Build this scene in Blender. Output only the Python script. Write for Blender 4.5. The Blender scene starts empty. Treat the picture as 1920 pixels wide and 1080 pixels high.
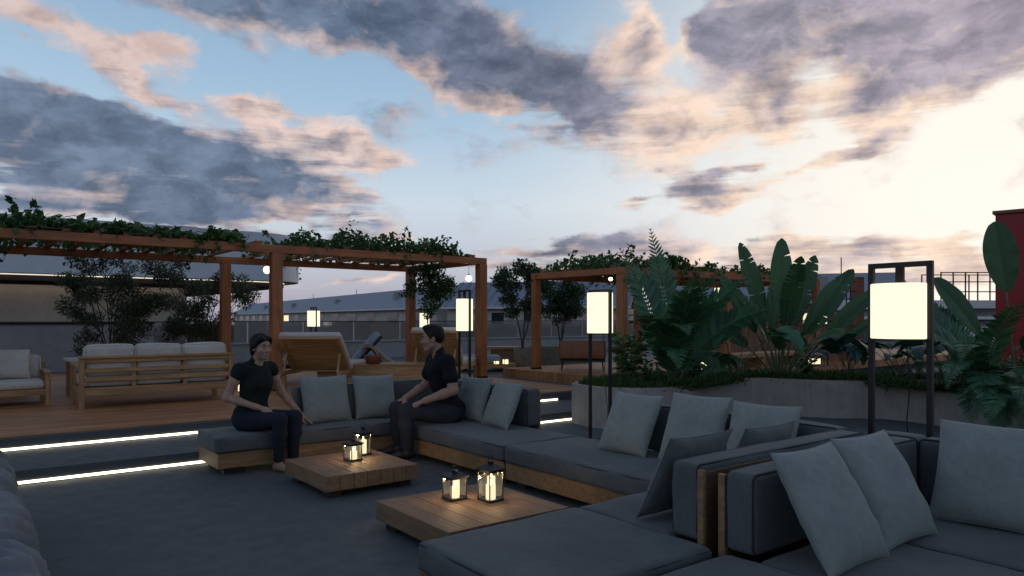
import bpy, bmesh, math, random
import numpy as np
from mathutils import Vector, Matrix
R = math.radians
scene = bpy.context.scene
COL = scene.collection

# ---------------------------------------------------------------- camera
F, CX, HY, H = 1345.0, 960.0, 597.0, 1.4        # focal length in px (1920 wide), horizon row, eye height
cam_d = bpy.data.cameras.new("camera")
cam = bpy.data.objects.new("camera", cam_d)
COL.objects.link(cam)
cam.location = (0, 0, H)
cam.rotation_euler = (R(90), 0, 0)
cam_d.sensor_width = 36.0
cam_d.lens = F / 1920 * 36
cam_d.shift_y = (HY - 540) / 1920
cam_d.clip_start, cam_d.clip_end = 0.05, 3000
scene.camera = cam
scene.view_settings.view_transform = 'Standard'
scene.view_settings.look = 'None'
scene.view_settings.exposure = 0
scene.view_settings.gamma = 1
scene.cycles.use_denoising = True
scene.cycles.max_bounces = 8
scene.cycles.sample_clamp_indirect = 4.0
scene.cycles.caustics_reflective = False
scene.cycles.caustics_refractive = False

# ---------------------------------------------------------------- node helper
class NT:
    def __init__(s, tree): s.t = tree
    def n(s, typ, _in=None, **kw):
        nd = s.t.nodes.new(typ)
        for k, v in kw.items(): setattr(nd, k, v)
        for k, v in (_in or {}).items():
            if isinstance(v, bpy.types.NodeSocket): s.t.links.new(v, nd.inputs[k])
            else: nd.inputs[k].default_value = v
        return nd
    def m(s, op, a, b=0.0, c=0.0, clamp=False):
        return s.n('ShaderNodeMath', {0: a, 1: b, 2: c}, operation=op, use_clamp=clamp).outputs[0]
    def v(s, op, a, b=(0, 0, 0)):
        nd = s.n('ShaderNodeVectorMath', {0: a, 1: b}, operation=op)
        return nd.outputs[1] if op in ('LENGTH', 'DOT_PRODUCT', 'DISTANCE') else nd.outputs[0]
    def ss(s, x, lo, hi, o0=0.0, o1=1.0):
        return s.n('ShaderNodeMapRange', {0: x, 1: lo, 2: hi, 3: o0, 4: o1}, interpolation_type='SMOOTHSTEP').outputs[0]
    def lin(s, x, lo, hi, o0=0.0, o1=1.0):
        return s.n('ShaderNodeMapRange', {0: x, 1: lo, 2: hi, 3: o0, 4: o1}).outputs[0]
    def mix(s, f, a, b, blend='MIX'):
        nd = s.n('ShaderNodeMix', data_type='RGBA', blend_type=blend)
        for i, val in ((0, f), (6, a), (7, b)):
            if isinstance(val, bpy.types.NodeSocket): s.t.links.new(val, nd.inputs[i])
            else: nd.inputs[i].default_value = (*val, 1) if isinstance(val, tuple) and len(val) == 3 else val
        return nd.outputs[2]
    def noise(s, vec, scale, detail=4.0, rough=0.55, dist=0.0, col=False):
        nd = s.n('ShaderNodeTexNoise', {'Vector': vec, 'Scale': scale, 'Detail': detail, 'Roughness': rough, 'Distortion': dist})
        return nd.outputs[1 if col else 0]
    def comb(s, x, y, z):
        return s.n('ShaderNodeCombineXYZ', {0: x, 1: y, 2: z}).outputs[0]

def srgb(r, g, b):
    return tuple((c / 255 / 12.92 if c / 255 <= .04045 else ((c / 255 + .055) / 1.055) ** 2.4) for c in (r, g, b))

# ---------------------------------------------------------------- sky
SUN_AZ, SUN_EL = 38.0, 5.0
def build_world():
    w = bpy.data.worlds.new("World"); scene.world = w; w.use_nodes = True
    t = w.node_tree; t.nodes.clear(); k = NT(t)
    d = k.v('NORMALIZE', k.n('ShaderNodeTexCoord').outputs['Generated'])
    sep = k.n('ShaderNodeSeparateXYZ', {0: d}).outputs
    az = k.m('ARCTAN2', sep[0], sep[1]); el = k.m('ARCSINE', sep[2])
    p = k.comb(az, el, 0.0)
    def pa(x, y):
        a = math.atan((x - CX) / F); return a, math.atan((HY - y) / F * math.cos(a))
    # clear dusk sky
    nish = k.n('ShaderNodeTexSky', sky_type='NISHITA', sun_disc=False, sun_elevation=R(SUN_EL), sun_rotation=R(SUN_AZ),
               air_density=1.0, dust_density=0.6, ozone_density=2.0).outputs[0]
    nish = k.mix(1.0, nish, (0.022,) * 3, 'MULTIPLY')
    ramp = k.n('ShaderNodeValToRGB', {0: k.lin(el, 0.0, 0.9)})
    cr = ramp.color_ramp
    pts = [(0.0, srgb(168, 160, 178)), (0.07, srgb(196, 200, 212)), (0.17, srgb(212, 226, 238)), (0.31, srgb(172, 202, 228)),
           (0.52, srgb(128, 166, 202)), (1.0, srgb(66, 92, 130))]
    while len(cr.elements) < len(pts): cr.elements.new(0.5)
    for e, (q, c) in zip(cr.elements, pts): e.position = q; e.color = (*c, 1)
    base = ramp.outputs[0]
    sd = Vector((math.sin(R(SUN_AZ)) * math.cos(R(9)), math.cos(R(SUN_AZ)) * math.cos(R(9)), math.sin(R(9))))
    cs = k.v('DOT_PRODUCT', d, tuple(sd))
    ang = k.m('ARCCOSINE', cs)
    away = k.ss(ang, 0.9, 2.3)
    base = k.mix(away, base, k.mix(1.0, base, (1.30, 1.24, 1.16), 'MULTIPLY'))
    g1 = k.ss(ang, 0.74, 0.12)
    base = k.mix(k.m('MULTIPLY', g1, 0.92), base, (1.16, 1.08, 0.96))
    base = k.mix(0.08, base, nish)
    # cloud masses: centre x, y, radii, tilt (px of the photo turned into sky angles), density, warm light
    B = [(400,10,260,38,3,.75,.25),(600,50,200,50,10,.75,.25),(760,45,230,80,14,1.0,.0),(900,100,180,70,24,1.0,.02),(1050,160,130,85,20,1.05,.08),(1110,215,75,40,20,.8,.2),
         (470,95,55,25,30,.3,.2),(575,95,40,18,30,.25,.2),
         (870,180,110,36,24,.75,.8),(930,205,55,22,20,.6,1),(800,155,60,25,20,.5,.8),(1190,95,75,62,0,1.0,.95),(1210,55,35,35,0,.8,1),(1235,250,80,48,-10,.85,.9),(1270,215,60,40,0,.7,1),(1330,235,90,40,0,.6,1),
         (1400,90,125,95,10,1.1,.08),(1330,70,60,45,20,.7,.1),(1450,190,70,70,40,.8,.6),(1470,235,60,35,0,.6,.7),
         (1500,5,240,35,0,.7,.15),(1545,150,55,60,0,-.3,0),(1560,60,70,50,0,.5,.3),(1275,50,38,80,0,-.7,0),(640,150,120,60,0,-.35,0),(300,215,160,22,10,-.3,0),(1730,60,240,90,-5,1.15,.03),(1760,155,190,45,-8,1.0,.08),(1880,50,140,80,0,1.0,.15),(1640,130,90,55,30,.6,.75),(1560,180,70,40,0,.45,1),(1700,200,190,35,-8,.6,.85),
         (230,85,170,48,14,.85,.9),(310,78,70,24,-4,.7,1),(60,25,110,40,10,.7,.8),(215,135,80,26,25,.6,.9),(45,70,30,9,8,.5,1),
         (80,240,270,75,8,.9,.05),(300,285,280,70,10,.9,.12),(480,310,200,50,12,.8,.2),(150,350,330,50,4,.8,.12),(60,190,150,30,15,.6,.0),
         (280,185,70,14,8,.6,.8),(450,188,52,26,5,.8,.95),(520,212,60,10,3,.6,1),(530,250,95,24,22,.8,.95),(640,258,48,26,15,.8,1),(700,300,90,20,10,.85,.95),(650,280,90,25,15,.7,.6),(560,330,130,22,8,.7,.6),
         (430,365,210,22,2,.8,.5),(600,365,90,18,-4,.7,.8),(500,395,260,14,4,.8,.3),(650,398,30,6,0,.5,.4),(640,440,160,9,2,.6,.4),(330,400,220,14,2,.7,.35),(100,385,220,18,2,.8,.2),
         (1310,345,72,30,8,.95,.15),(1300,318,50,18,5,.7,.15),(1345,375,60,16,5,.7,.9),(1198,371,34,9,-8,.65,.5),(1240,310,14,5,0,.4,.4),(1380,360,60,14,5,.6,1),(1400,300,60,12,0,.45,.8),
         (1620,285,105,27,-15,.7,.6),(1500,320,110,14,-8,.5,.9),(1640,270,40,18,-20,.4,.4),
         (1110,445,110,15,0,.85,.15),(1020,466,100,12,0,.75,.25),(1240,468,240,24,1,.8,.4),(1500,472,260,24,-2,.7,.6),(1750,455,220,18,-6,.65,.65),(1830,500,110,45,0,.9,.45),(1790,480,40,20,0,.6,.9),(1000,500,130,20,2,.8,.3),(1350,510,300,20,0,.7,.75),(1600,520,200,14,0,.6,.8),
         (660,525,170,8,0,.7,.5),(600,555,200,8,0,.6,.6),(740,500,120,7,3,.5,.5)]
    wp = k.noise(d, 5.0, 3.0, 0.6, col=True)
    warp = k.v('SCALE', k.v('SUBTRACT', wp, (.5, .5, .5)))
    warp.node.inputs[3].default_value = 0.055
    wp2 = k.noise(k.v('MULTIPLY', d, (1, 1, 1.8)), 22.0, 3.0, 0.6, col=True)
    warp2 = k.v('SCALE', k.v('SUBTRACT', wp2, (.5, .5, .5)))
    warp2.node.inputs[3].default_value = 0.026
    pw = k.v('ADD', k.v('ADD', p, warp), warp2)
    D = L = None
    for cx, cy, rx, ry, tilt, wt, lit in B:
        a, e = pa(cx, cy)
        mp = k.n('ShaderNodeMapping', {'Vector': pw, 'Location': (a, e, 0), 'Rotation': (0, 0, R(-tilt)),
                 'Scale': (rx * 1.78 / F * math.cos(a) ** 2, ry * 1.78 / F * math.cos(a), 1)}, vector_type='TEXTURE')
        g = k.n('ShaderNodeTexGradient', {0: mp.outputs[0]}, gradient_type='QUADRATIC_SPHERE').outputs[1]
        D = k.m('MULTIPLY_ADD', g, wt * 1.7, D if D is not None else 0.0)
        if lit > 0: L = k.m('MULTIPLY_ADD', g, wt * 1.7 * lit, L if L is not None else 0.0)
    # the rest of the sky, away from the view: broken dusk cloud
    front = k.ss(sep[1], 0.30, 0.62)
    hi = k.ss(el, 0.44, 0.62)
    out = k.m('MAXIMUM', k.m('SUBTRACT', 1.0, front), hi)
    D = k.m('ADD', D, k.m('MULTIPLY', out, k.m('MULTIPLY', k.noise(d, 3.2, 4, .55), 1.25)))
    ns = k.noise(k.v('ADD', k.v('MULTIPLY', d, (1, 1, 1.5)), k.v('MULTIPLY', warp, (1, 1, 1))), 8.0, 8.0, 0.56, 0.25)
    nf = k.noise(k.v('ADD', k.v('MULTIPLY', d, (1, 1, 1.8)), warp2), 20.0, 6.0, 0.58, 0.3)
    # the same noise a little way towards the sun: the lit side of each billow
    off = k.v('SCALE', tuple(sd - Vector((0, .75, 0.35)))); off.node.inputs[3].default_value = 0.03
    ns2 = k.noise(k.v('ADD', k.v('MULTIPLY', k.v('ADD', d, off), (1, 1, 1.5)), warp), 8.0, 5.0, 0.56, 0.25)
    rel = k.m('SUBTRACT', ns, ns2)
    nst = k.noise(k.v('ADD', k.v('MULTIPLY', d, (1, 1, 9.0)), warp), 7.0, 6.0, .6, .3)
    stk = k.m('MULTIPLY', k.ss(el, .42, .16), k.m('MULTIPLY_ADD', nst, 2.6, -1.3))
    nb = k.noise(k.v('ADD', k.v('MULTIPLY', d, (1, 1, 1.9)), warp2), 17.0, 6.0, .6, .35)
    D = k.m('ADD', D, k.m('MULTIPLY', stk, k.ss(D, .02, .5)))
    dens = k.m('ADD', D, k.m('ADD', k.m('MULTIPLY_ADD', ns, 3.0, -1.60), k.m('MULTIPLY_ADD', nf, 1.0, -0.5)))
    alpha = k.ss(dens, 0.0, 0.80)
    core = k.ss(dens, 0.45, 1.7)
    litr = k.m('DIVIDE', L, k.m('ADD', D, 0.08))
    lit = k.m('ADD', k.m('MULTIPLY_ADD', litr, 1.15, k.m('MULTIPLY', rel, 3.4)), k.m('MULTIPLY_ADD', core, -0.55, 0.16), clamp=True)
    lit = k.m('MULTIPLY', lit, k.ss(ang, 1.9, 0.9), clamp=True)
    near = k.ss(ang, 0.95, 0.15)
    shade = k.mix(near, srgb(76, 90, 112), srgb(126, 122, 136))
    shade = k.mix(k.m('MULTIPLY', core, 0.62), k.mix(1.0, shade, (1.55, 1.5, 1.42), 'MULTIPLY'), shade)
    shade = k.mix(1.0, shade, k.mix(k.ss(k.m('ADD', ns, k.m('MULTIPLY', nf, .5)), .45, 1.0), (.62, .65, .70), (1.5, 1.46, 1.42)), 'MULTIPLY')
    shade = k.mix(1.0, shade, k.mix(k.ss(nb, .34, .66), (.78, .80, .83), (1.42, 1.38, 1.34)), 'MULTIPLY')
    warm = k.mix(near, srgb(233, 208, 198), srgb(255, 228, 204))
    warm = k.mix(1.0, warm, k.mix(k.ss(k.m('ADD', k.m('MULTIPLY', nb, .6), k.m('MULTIPLY', ns, .4)), .36, .62), (.80, .76, .76), (1.06, 1.06, 1.06)), 'MULTIPLY')
    cc = k.mix(lit, shade, warm)
    cc = k.mix(away, cc, k.mix(1.0, cc, (1.75, 1.66, 1.55), 'MULTIPLY'))
    colr = k.mix(k.m('MULTIPLY', alpha, 0.96), base, cc)
    # below the horizon: dim city ground
    colr = k.mix(k.ss(el, -0.01, -0.10), colr, (0.03, 0.03, 0.035))
    bg = k.n('ShaderNodeBackground', {0: colr, 1: 1.0})
    o = k.n('ShaderNodeOutputWorld', {0: bg.outputs[0]})
    w.cycles.sampling_method = 'MANUAL'; w.cycles.sample_map_resolution = 512
build_world()

sun_d = bpy.data.lights.new("sun", 'SUN')
sun_d.energy = 0.12; sun_d.angle = R(12); sun_d.color = (1.0, 0.78, 0.58)
sun = bpy.data.objects.new("sun", sun_d); COL.objects.link(sun)
sun.rotation_euler = (R(90 - SUN_EL), 0, R(180 - SUN_AZ))
# ---------------------------------------------------------------- placing
TH = math.atan2(.611, .791)                      # the terrace grid is turned this far from the view
CA, SA = math.cos(TH), math.sin(TH)
def W(s, t, z=0.0): return Vector((s * CA - t * SA, s * SA + t * CA, z))
def PD(x, d, z=0.0): return Vector(((x - CX) / F * d, d, z))
def ZD(y, d): return H + (HY - y) / F * d
def P(x, y, z=0.0):
    d = (H - z) * F / (y - HY); return Vector(((x - CX) / F * d, d, z))
rng = random.Random(7)
def U(a, b): return rng.uniform(a, b)

# ---------------------------------------------------------------- mesh builder
class MB:
    def __init__(s): s.v = []; s.f = []
    def add(s, vs, fs):
        n = len(s.v); s.v.extend(tuple(p) for p in vs); s.f.extend(tuple(i + n for i in q) for q in fs); return s
    def box(s, x0, x1, y0, y1, z0, z1, M=None):
        vs = [Vector((x, y, z)) for z in (z0, z1) for y in (y0, y1) for x in (x0, x1)]
        if M is not None: vs = [M @ p for p in vs]
        return s.add(vs, [(0, 2, 3, 1), (4, 5, 7, 6), (0, 1, 5, 4), (2, 6, 7, 3), (0, 4, 6, 2), (1, 3, 7, 5)])
    def bar(s, a, b, w, h, up=(0, 0, 1)):
        a, b = Vector(a), Vector(b); d = (b - a).normalized(); x = d.cross(Vector(up))
        if x.length < 1e-4: x = d.cross(Vector((1, 0, 0)))
        x.normalize(); z = x.cross(d).normalized()
        vs = [p + x * (sx * w / 2) + z * (sz * h / 2) for p in (a, b) for sz in (-1, 1) for sx in (-1, 1)]
        return s.add(vs, [(0, 2, 3, 1), (4, 5, 7, 6), (0, 1, 5, 4), (2, 6, 7, 3), (0, 4, 6, 2), (1, 3, 7, 5)])
    def tube(s, pts, rad, n=6, cap=True):
        pts = [Vector(p) for p in pts]; m = len(pts)
        if not hasattr(rad, '__len__'): rad = [rad] * m
        rings = []; ref = None
        for i, p in enumerate(pts):
            d = (pts[min(i + 1, m - 1)] - pts[max(i - 1, 0)])
            d = d.normalized() if d.length > 1e-9 else Vector((0, 0, 1))
            if ref is None:
                ref = d.cross(Vector((.3, .2, 1))) if abs(d.z) < .9 else d.cross(Vector((1, .1, 0)))
            ref = (ref - d * ref.dot(d)).normalized(); q = d.cross(ref)
            rings.append([p + (ref * math.cos(2 * math.pi * j / n) + q * math.sin(2 * math.pi * j / n)) * rad[i] for j in range(n)])
        vs = [p for r in rings for p in r]
        fs = [(i * n + j, i * n + (j + 1) % n, (i + 1) * n + (j + 1) % n, (i + 1) * n + j) for i in range(m - 1) for j in range(n)]
        if cap: fs += [tuple(range(n))[::-1], tuple((m - 1) * n + j for j in range(n))]
        return s.add(vs, fs)
    def lathe(s, prof, n=20, c=(0, 0, 0), closed=False):
        vs = [(c[0] + r * math.cos(2 * math.pi * j / n), c[1] + r * math.sin(2 * math.pi * j / n), c[2] + z) for r, z in prof for j in range(n)]
        m = len(prof)
        fs = [(i * n + j, i * n + (j + 1) % n, (i + 1) * n + (j + 1) % n, (i + 1) * n + j) for i in range(m - 1) for j in range(n)]
        fs += [tuple(range(n))[::-1], tuple((m - 1) * n + j for j in range(n))]
        return s.add(vs, fs)
    def grid(s, rows):
        n = len(rows[0]); m = len(rows)
        return s.add([p for r in rows for p in r], [(i * n + j, i * n + j + 1, (i + 1) * n + j + 1, (i + 1) * n + j) for i in range(m - 1) for j in range(n - 1)])
    def cushion(s, x0, x1, y0, y1, z0, z1, r=.04, crown=.0, wob=.0, seed=0, step=.07):
        """a soft box: rounded edges, slightly swollen faces, gentle unevenness"""
        from mathutils import noise as N
        c = Vector(((x0 + x1) / 2, (y0 + y1) / 2, (z0 + z1) / 2)); hx, hy, hz = (x1 - x0) / 2, (y1 - y0) / 2, (z1 - z0) / 2
        r = min(r, hx * .98, hy * .98, hz * .98); bm = bmesh.new()
        def ticks(h):
            n = max(4, int(2 * h / step)); ts = [-h + 2 * h * i / n for i in range(n + 1)]
            ex = [h - r * q for q in (.3, .65, 1)]
            return sorted(set([round(q, 5) for q in ts if abs(q) <= h - r * 1.2 or abs(abs(q) - h) < 1e-6] + [round(e, 5) for e in ex] + [round(-e, 5) for e in ex]))
        T = (ticks(hx), ticks(hy), ticks(hz)); hh = (hx, hy, hz)
        for ax in range(3):
            ua, va = (ax + 1) % 3, (ax + 2) % 3
            for sg in (-1, 1):
                vv = [[None] * len(T[va]) for _ in T[ua]]
                for i, u in enumerate(T[ua]):
                    for j, v in enumerate(T[va]):
                        p = [0, 0, 0]; p[ax] = sg * hh[ax]; p[ua] = u; p[va] = v
                        q = Vector([max(-hh[k] + r, min(hh[k] - r, p[k])) for k in range(3)]); d = Vector(p) - q
                        if d.length > 1e-9: d = d.normalized() * r
                        w = q + d
                        f = [1 - (w[k] / hh[k]) ** 2 for k in range(3)]
                        nrm = d.normalized() if d.length else Vector((0, 0, 0))
                        g = max(0, f[ua]) ** .6 * max(0, f[va]) ** .6
                        w = w + nrm * (crown * g)
                        if wob:
                            w = w + nrm * (wob * (N.noise(Vector((w.x * 3.1 + seed, w.y * 3.1, w.z * 5))) + .4 * N.noise(Vector((w.x * 9 + seed, w.y * 9, w.z * 9)))))
                        vv[i][j] = bm.verts.new(w + c)
                for i in range(len(T[ua]) - 1):
                    for j in range(len(T[va]) - 1):
                        q = (vv[i][j], vv[i + 1][j], vv[i + 1][j + 1], vv[i][j + 1])
                        bm.faces.new(q if sg > 0 else q[::-1])
        bmesh.ops.remove_doubles(bm, verts=bm.verts, dist=1e-5)
        bm.verts.index_update()
        s.add([v.co for v in bm.verts], [[v.index for v in f.verts] for f in bm.faces]); bm.free(); return s
    def build(s, name, mat, parent=None, smooth=False, bevel=0.0, M=None):
        me = bpy.data.meshes.new(name)
        vs = s.v if M is None else [M @ Vector(p) for p in s.v]
        me.from_pydata(vs, [], s.f); me.validate()
        if mat is not None: me.materials.append(mat)
        if smooth:
            me.polygons.foreach_set('use_smooth', [True] * len(me.polygons))
        o = bpy.data.objects.new(name, me); COL.objects.link(o)
        if parent is not None: o.parent = parent
        if bevel:
            bm = bmesh.new(); bm.from_mesh(me)
            ed = [e for e in bm.edges if len(e.link_faces) == 2 and e.calc_face_angle(0) > .5]
            bmesh.ops.bevel(bm, geom=ed, offset=bevel, segments=2, affect='EDGES', profile=.6)
            bm.to_mesh(me); bm.free()
        return o

def np_mesh(name, V, Fq, mat, parent=None, smooth=False):
    """big meshes from numpy arrays; Fq is (n, k) faces all of one size"""
    me = bpy.data.meshes.new(name); V = np.asarray(V, np.float32); Fq = np.asarray(Fq, np.int32); k = Fq.shape[1]
    me.vertices.add(len(V)); me.vertices.foreach_set('co', V.ravel())
    me.loops.add(Fq.size); me.loops.foreach_set('vertex_index', Fq.ravel())
    me.polygons.add(len(Fq)); me.polygons.foreach_set('loop_start', np.arange(len(Fq), dtype=np.int32) * k)
    if smooth: me.polygons.foreach_set('use_smooth', np.ones(len(Fq), bool))
    me.update(calc_edges=True); me.materials.append(mat)
    o = bpy.data.objects.new(name, me); COL.objects.link(o)
    if parent is not None: o.parent = parent
    return o

def tag(o, label=None, cat=None, group=None, kind=None):
    if label: o['label'] = label
    if cat: o['category'] = cat
    if group: o['group'] = group
    if kind: o['kind'] = kind
    return o
def thing(name, label, cat, loc=(0, 0, 0), rz=0.0, group=None):
    o = bpy.data.objects.new(name, None); o.empty_display_size = .1; COL.objects.link(o)
    o.location = loc; o.rotation_euler = (0, 0, rz)
    return tag(o, label, cat, group)
def copy_tree(o, parent=None):
    c = o.copy(); COL.objects.link(c); c.parent = parent
    for ch in [x for x in COL.objects if x.parent == o]: copy_tree(ch, c)
    return c
def structure(o): o['kind'] = 'structure'; return o

# ---------------------------------------------------------------- materials
def new_mat(name):
    m = bpy.data.materials.new(name); m.use_nodes = True
    k = NT(m.node_tree); return m, k, m.node_tree.nodes['Principled BSDF']
def setp(k, b, **kw):
    for key, val in kw.items():
        key = key.replace('_', ' ')
        if isinstance(val, bpy.types.NodeSocket): k.t.links.new(val, b.inputs[key])
        else: b.inputs[key].default_value = (*val, 1) if isinstance(val, tuple) and len(val) == 3 else val
def bump(k, b, h, strength=.3, dist=.01):
    nd = k.n('ShaderNodeBump', {'Strength': strength, 'Distance': dist, 'Height': h}); k.t.links.new(nd.outputs[0], b.inputs['Normal'])
def objco(k): return k.n('ShaderNodeTexCoord').outputs['Object']
def worldco(k): return k.n('ShaderNodeNewGeometry').outputs['Position']
def cm(c, f): return tuple(min(1, x * f) for x in c)

def wood_mat(name, c, axis=0, plank=0.0, plank_axis=1, rough=.5, world=False):
    m, k, b = new_mat(name); co = objco(k)
    if world: co = k.n('ShaderNodeVectorRotate', {'Vector': worldco(k), 'Angle': -TH}, rotation_type='Z_AXIS').outputs[0]
    rnd = k.n('ShaderNodeObjectInfo').outputs['Random']
    co = k.v('ADD', co, k.comb(k.m('MULTIPLY', rnd, 7.0), k.m('MULTIPLY', rnd, 3.0), 0.0)) if not world else co
    sc = [26.0, 26.0, 26.0]; sc[axis] = 1.6
    st = k.v('MULTIPLY', co, tuple(sc))
    n1 = k.noise(st, 1.0, 5, .6, .6); n2 = k.noise(st, 3.5, 3, .6); n3 = k.noise(co, 2.2, 2, .5)
    f = k.m('ADD', k.m('MULTIPLY', n1, .6), k.m('MULTIPLY', n2, .4))
    col = k.mix(k.ss(f, .32, .68), cm(c, .62), cm(c, 1.22))
    col = k.mix(k.ss(n3, .35, .7), col, k.mix(1.0, col, (.82, .80, .78), 'MULTIPLY'))
    h = f
    if plank:
        y = k.n('ShaderNodeSeparateXYZ', {0: co}).outputs[plank_axis]
        q = k.m('DIVIDE', y, plank); fr = k.m('FRACT', q)
        wn = k.n('ShaderNodeTexWhiteNoise', {'W': k.m('FLOOR', q)}, noise_dimensions='1D').outputs[0]
        col = k.mix(1.0, col, k.mix(wn, (.74, .74, .74), (1.16, 1.13, 1.1)), 'MULTIPLY')
        gap = k.m('MINIMUM', k.ss(fr, 0.0, .05), k.ss(fr, 1.0, .95))
        col = k.mix(gap, cm(c, .16), col); h = k.m('ADD', k.m('MULTIPLY', f, .15), gap)
    setp(k, b, Base_Color=col, Roughness=k.lin(f, .2, .8, rough - .08, rough + .14)); bump(k, b, h, .35, .004)
    return m

def fabric_mat(name, c, var=.16, weave=420.0, rough=.92, sheen=.12):
    m, k, b = new_mat(name); co = objco(k)
    n = k.noise(co, 2.3, 4, .6); n2 = k.noise(co, 28.0, 3, .6)
    col = k.mix(k.ss(n, .3, .7), cm(c, 1 - var), cm(c, 1 + var))
    col = k.mix(k.ss(n2, .3, .7), k.mix(1.0, col, (.94, .94, .94), 'MULTIPLY'), k.mix(1.0, col, (1.06, 1.06, 1.06), 'MULTIPLY'))
    wv = k.m('ADD', k.noise(k.v('MULTIPLY', co, (1, .22, .22)), weave, 2, .5), k.noise(k.v('MULTIPLY', co, (.22, 1, .22)), weave, 2, .5))
    soft = k.noise(co, 5.0, 3, .55, .6)
    setp(k, b, Base_Color=col, Roughness=rough, Specular_IOR_Level=.25, Sheen_Weight=sheen, Sheen_Roughness=.5)
    bump(k, b, k.m('ADD', k.m('MULTIPLY', wv, .04), soft), .45, .018); return m

def plain_mat(name, c, rough=.5, metal=0.0, var=.12, scale=8.0, bmp=.0, spec=.5):
    m, k, b = new_mat(name); co = objco(k); n = k.noise(co, scale, 5, .6)
    setp(k, b, Base_Color=k.mix(k.ss(n, .3, .7), cm(c, 1 - var), cm(c, 1 + var)), Roughness=k.lin(n, .2, .8, rough * .85, min(1, rough * 1.15)), Metallic=metal, Specular_IOR_Level=spec)
    if bmp: bump(k, b, n, bmp, .01)
    return m

def emit_mat(name, c, strength):
    m = bpy.data.materials.new(name); m.use_nodes = True; m.node_tree.nodes.clear(); k = NT(m.node_tree)
    e = k.n('ShaderNodeEmission', {0: (*c, 1), 1: strength}); k.n('ShaderNodeOutputMaterial', {0: e.outputs[0]}); return m

def leaf_mat(name, c, rough=.45, var=.35, trans=.22, vein=0.0):
    m, k, b = new_mat(name)
    geo = k.n('ShaderNodeNewGeometry'); rp = geo.outputs['Random Per Island']
    n = k.noise(objco(k), 14.0, 3, .6)
    col = k.mix(rp, cm(c, 1 - var), tuple(min(1, x * (1 + var) * w) for x, w in zip(c, (1.15, 1.05, .8))))
    col = k.mix(k.ss(n, .3, .75), k.mix(1.0, col, (.8, .85, .85), 'MULTIPLY'), col)
    setp(k, b, Base_Color=col, Roughness=rough, Specular_IOR_Level=.4)
    tr = k.n('ShaderNodeBsdfTranslucent', {0: k.mix(1.0, col, (1.2, 1.5, .6), 'MULTIPLY')})
    mx = k.n('ShaderNodeMixShader', {0: trans, 1: b.outputs[0], 2: tr.outputs[0]})
    out = [n for n in k.t.nodes if n.type == 'OUTPUT_MATERIAL'][0]; k.t.links.new(mx.outputs[0], out.inputs[0]); return m

def concrete_mat(name, c, rough=.75, board=False, patch=.18, world=True, spec=.35):
    m, k, b = new_mat(name); co = worldco(k) if world else objco(k)
    n1 = k.noise(co, .9, 5, .6); n2 = k.noise(co, 7.0, 5, .65); n3 = k.noise(co, 140.0, 2, .6)
    col = k.mix(k.ss(n1, .3, .7), cm(c, 1 - patch), cm(c, 1 + patch))
    col = k.mix(k.ss(n2, .35, .75), col, k.mix(1.0, col, (.86, .87, .88), 'MULTIPLY'))
    col = k.mix(k.ss(n3, .62, .78), col, k.mix(1.0, col, (.72, .72, .72), 'MULTIPLY'))
    h = k.m('ADD', k.m('MULTIPLY', n2, .6), k.m('MULTIPLY', n3, .3))
    if board:
        st = k.noise(k.v('MULTIPLY', co, (34, 34, .9)), 1.0, 4, .6)
        col = k.mix(k.ss(st, .3, .7), k.mix(1.0, col, (.93, .925, .92), 'MULTIPLY'), k.mix(1.0, col, (1.05, 1.045, 1.04), 'MULTIPLY')); h = k.m('ADD', h, k.m('MULTIPLY', st, .5))
    setp(k, b, Base_Color=col, Roughness=k.lin(n2, .2, .8, rough - .15, min(1, rough + .12)), Specular_IOR_Level=spec); bump(k, b, h, .25, .004); return m

M = {}
M['floor'] = concrete_mat('terrace_concrete', (.090, .099, .105), .72, patch=.08)
M['planter'] = concrete_mat('board_marked_concrete', (.36, .325, .295), .8, board=True)
M['parapet'] = concrete_mat('painted_wall', (.31, .30, .30), .8, patch=.08)
M['deckwood'] = wood_mat('deck_planks', (.46, .205, .08), 0, .14, 1, .55, world=True)
M['teak'] = wood_mat('teak', (.44, .25, .11), 0, rough=.55)
M['teak_side'] = wood_mat('teak_upright', (.44, .25, .11), 2, rough=.55)
M['plinth'] = wood_mat('oak_plinth', (.27, .16, .075), 0, rough=.55)
M['table'] = wood_mat('table_planks', (.24, .14, .075), 1, rough=.62)
M['redwood'] = wood_mat('stained_redwood', (.42, .145, .05), 0, rough=.5)
M['redwood_up'] = wood_mat('stained_redwood_upright', (.42, .145, .05), 2, rough=.5)
M['darkwood'] = wood_mat('dark_red_wood', (.26, .085, .045), 0, rough=.5)
M['clad'] = wood_mat('wood_cladding', (.34, .185, .115), 2, .16, 0, .6)
M['sofa'] = fabric_mat('charcoal_blue_fabric', (.086, .092, .096))
M['piping'] = fabric_mat('dark_piping', (.025, .028, .034))
M['pillow'] = fabric_mat('grey_green_linen', (.222, .245, .235), .08)
M['pillow_dark'] = fabric_mat('grey_linen', (.12, .128, .132), .1)
M['cream'] = fabric_mat('cream_canvas', (.52, .48, .43), .08)
M['bluegrey'] = fabric_mat('blue_grey_canvas', (.26, .30, .35), .1)
M['shaded_board'] = wood_mat('shaded_plinth_wood', (.10, .062, .030), 0, rough=.6)  # back board wood, darkened to hold the shade between the sofa backs
M['puffy'] = fabric_mat('puffy_grey_blue_fabric', (.14, .155, .18))
M['leather'] = plain_mat('tan_leather', (.24, .085, .04), .5, 0, .2, 6, .2)
M['black'] = plain_mat('black_metal', (.014, .013, .013), .42, .3, .2, 20)
M['bronze'] = plain_mat('dark_bronze', (.022, .013, .010), .45, .5, .2, 12)
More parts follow.
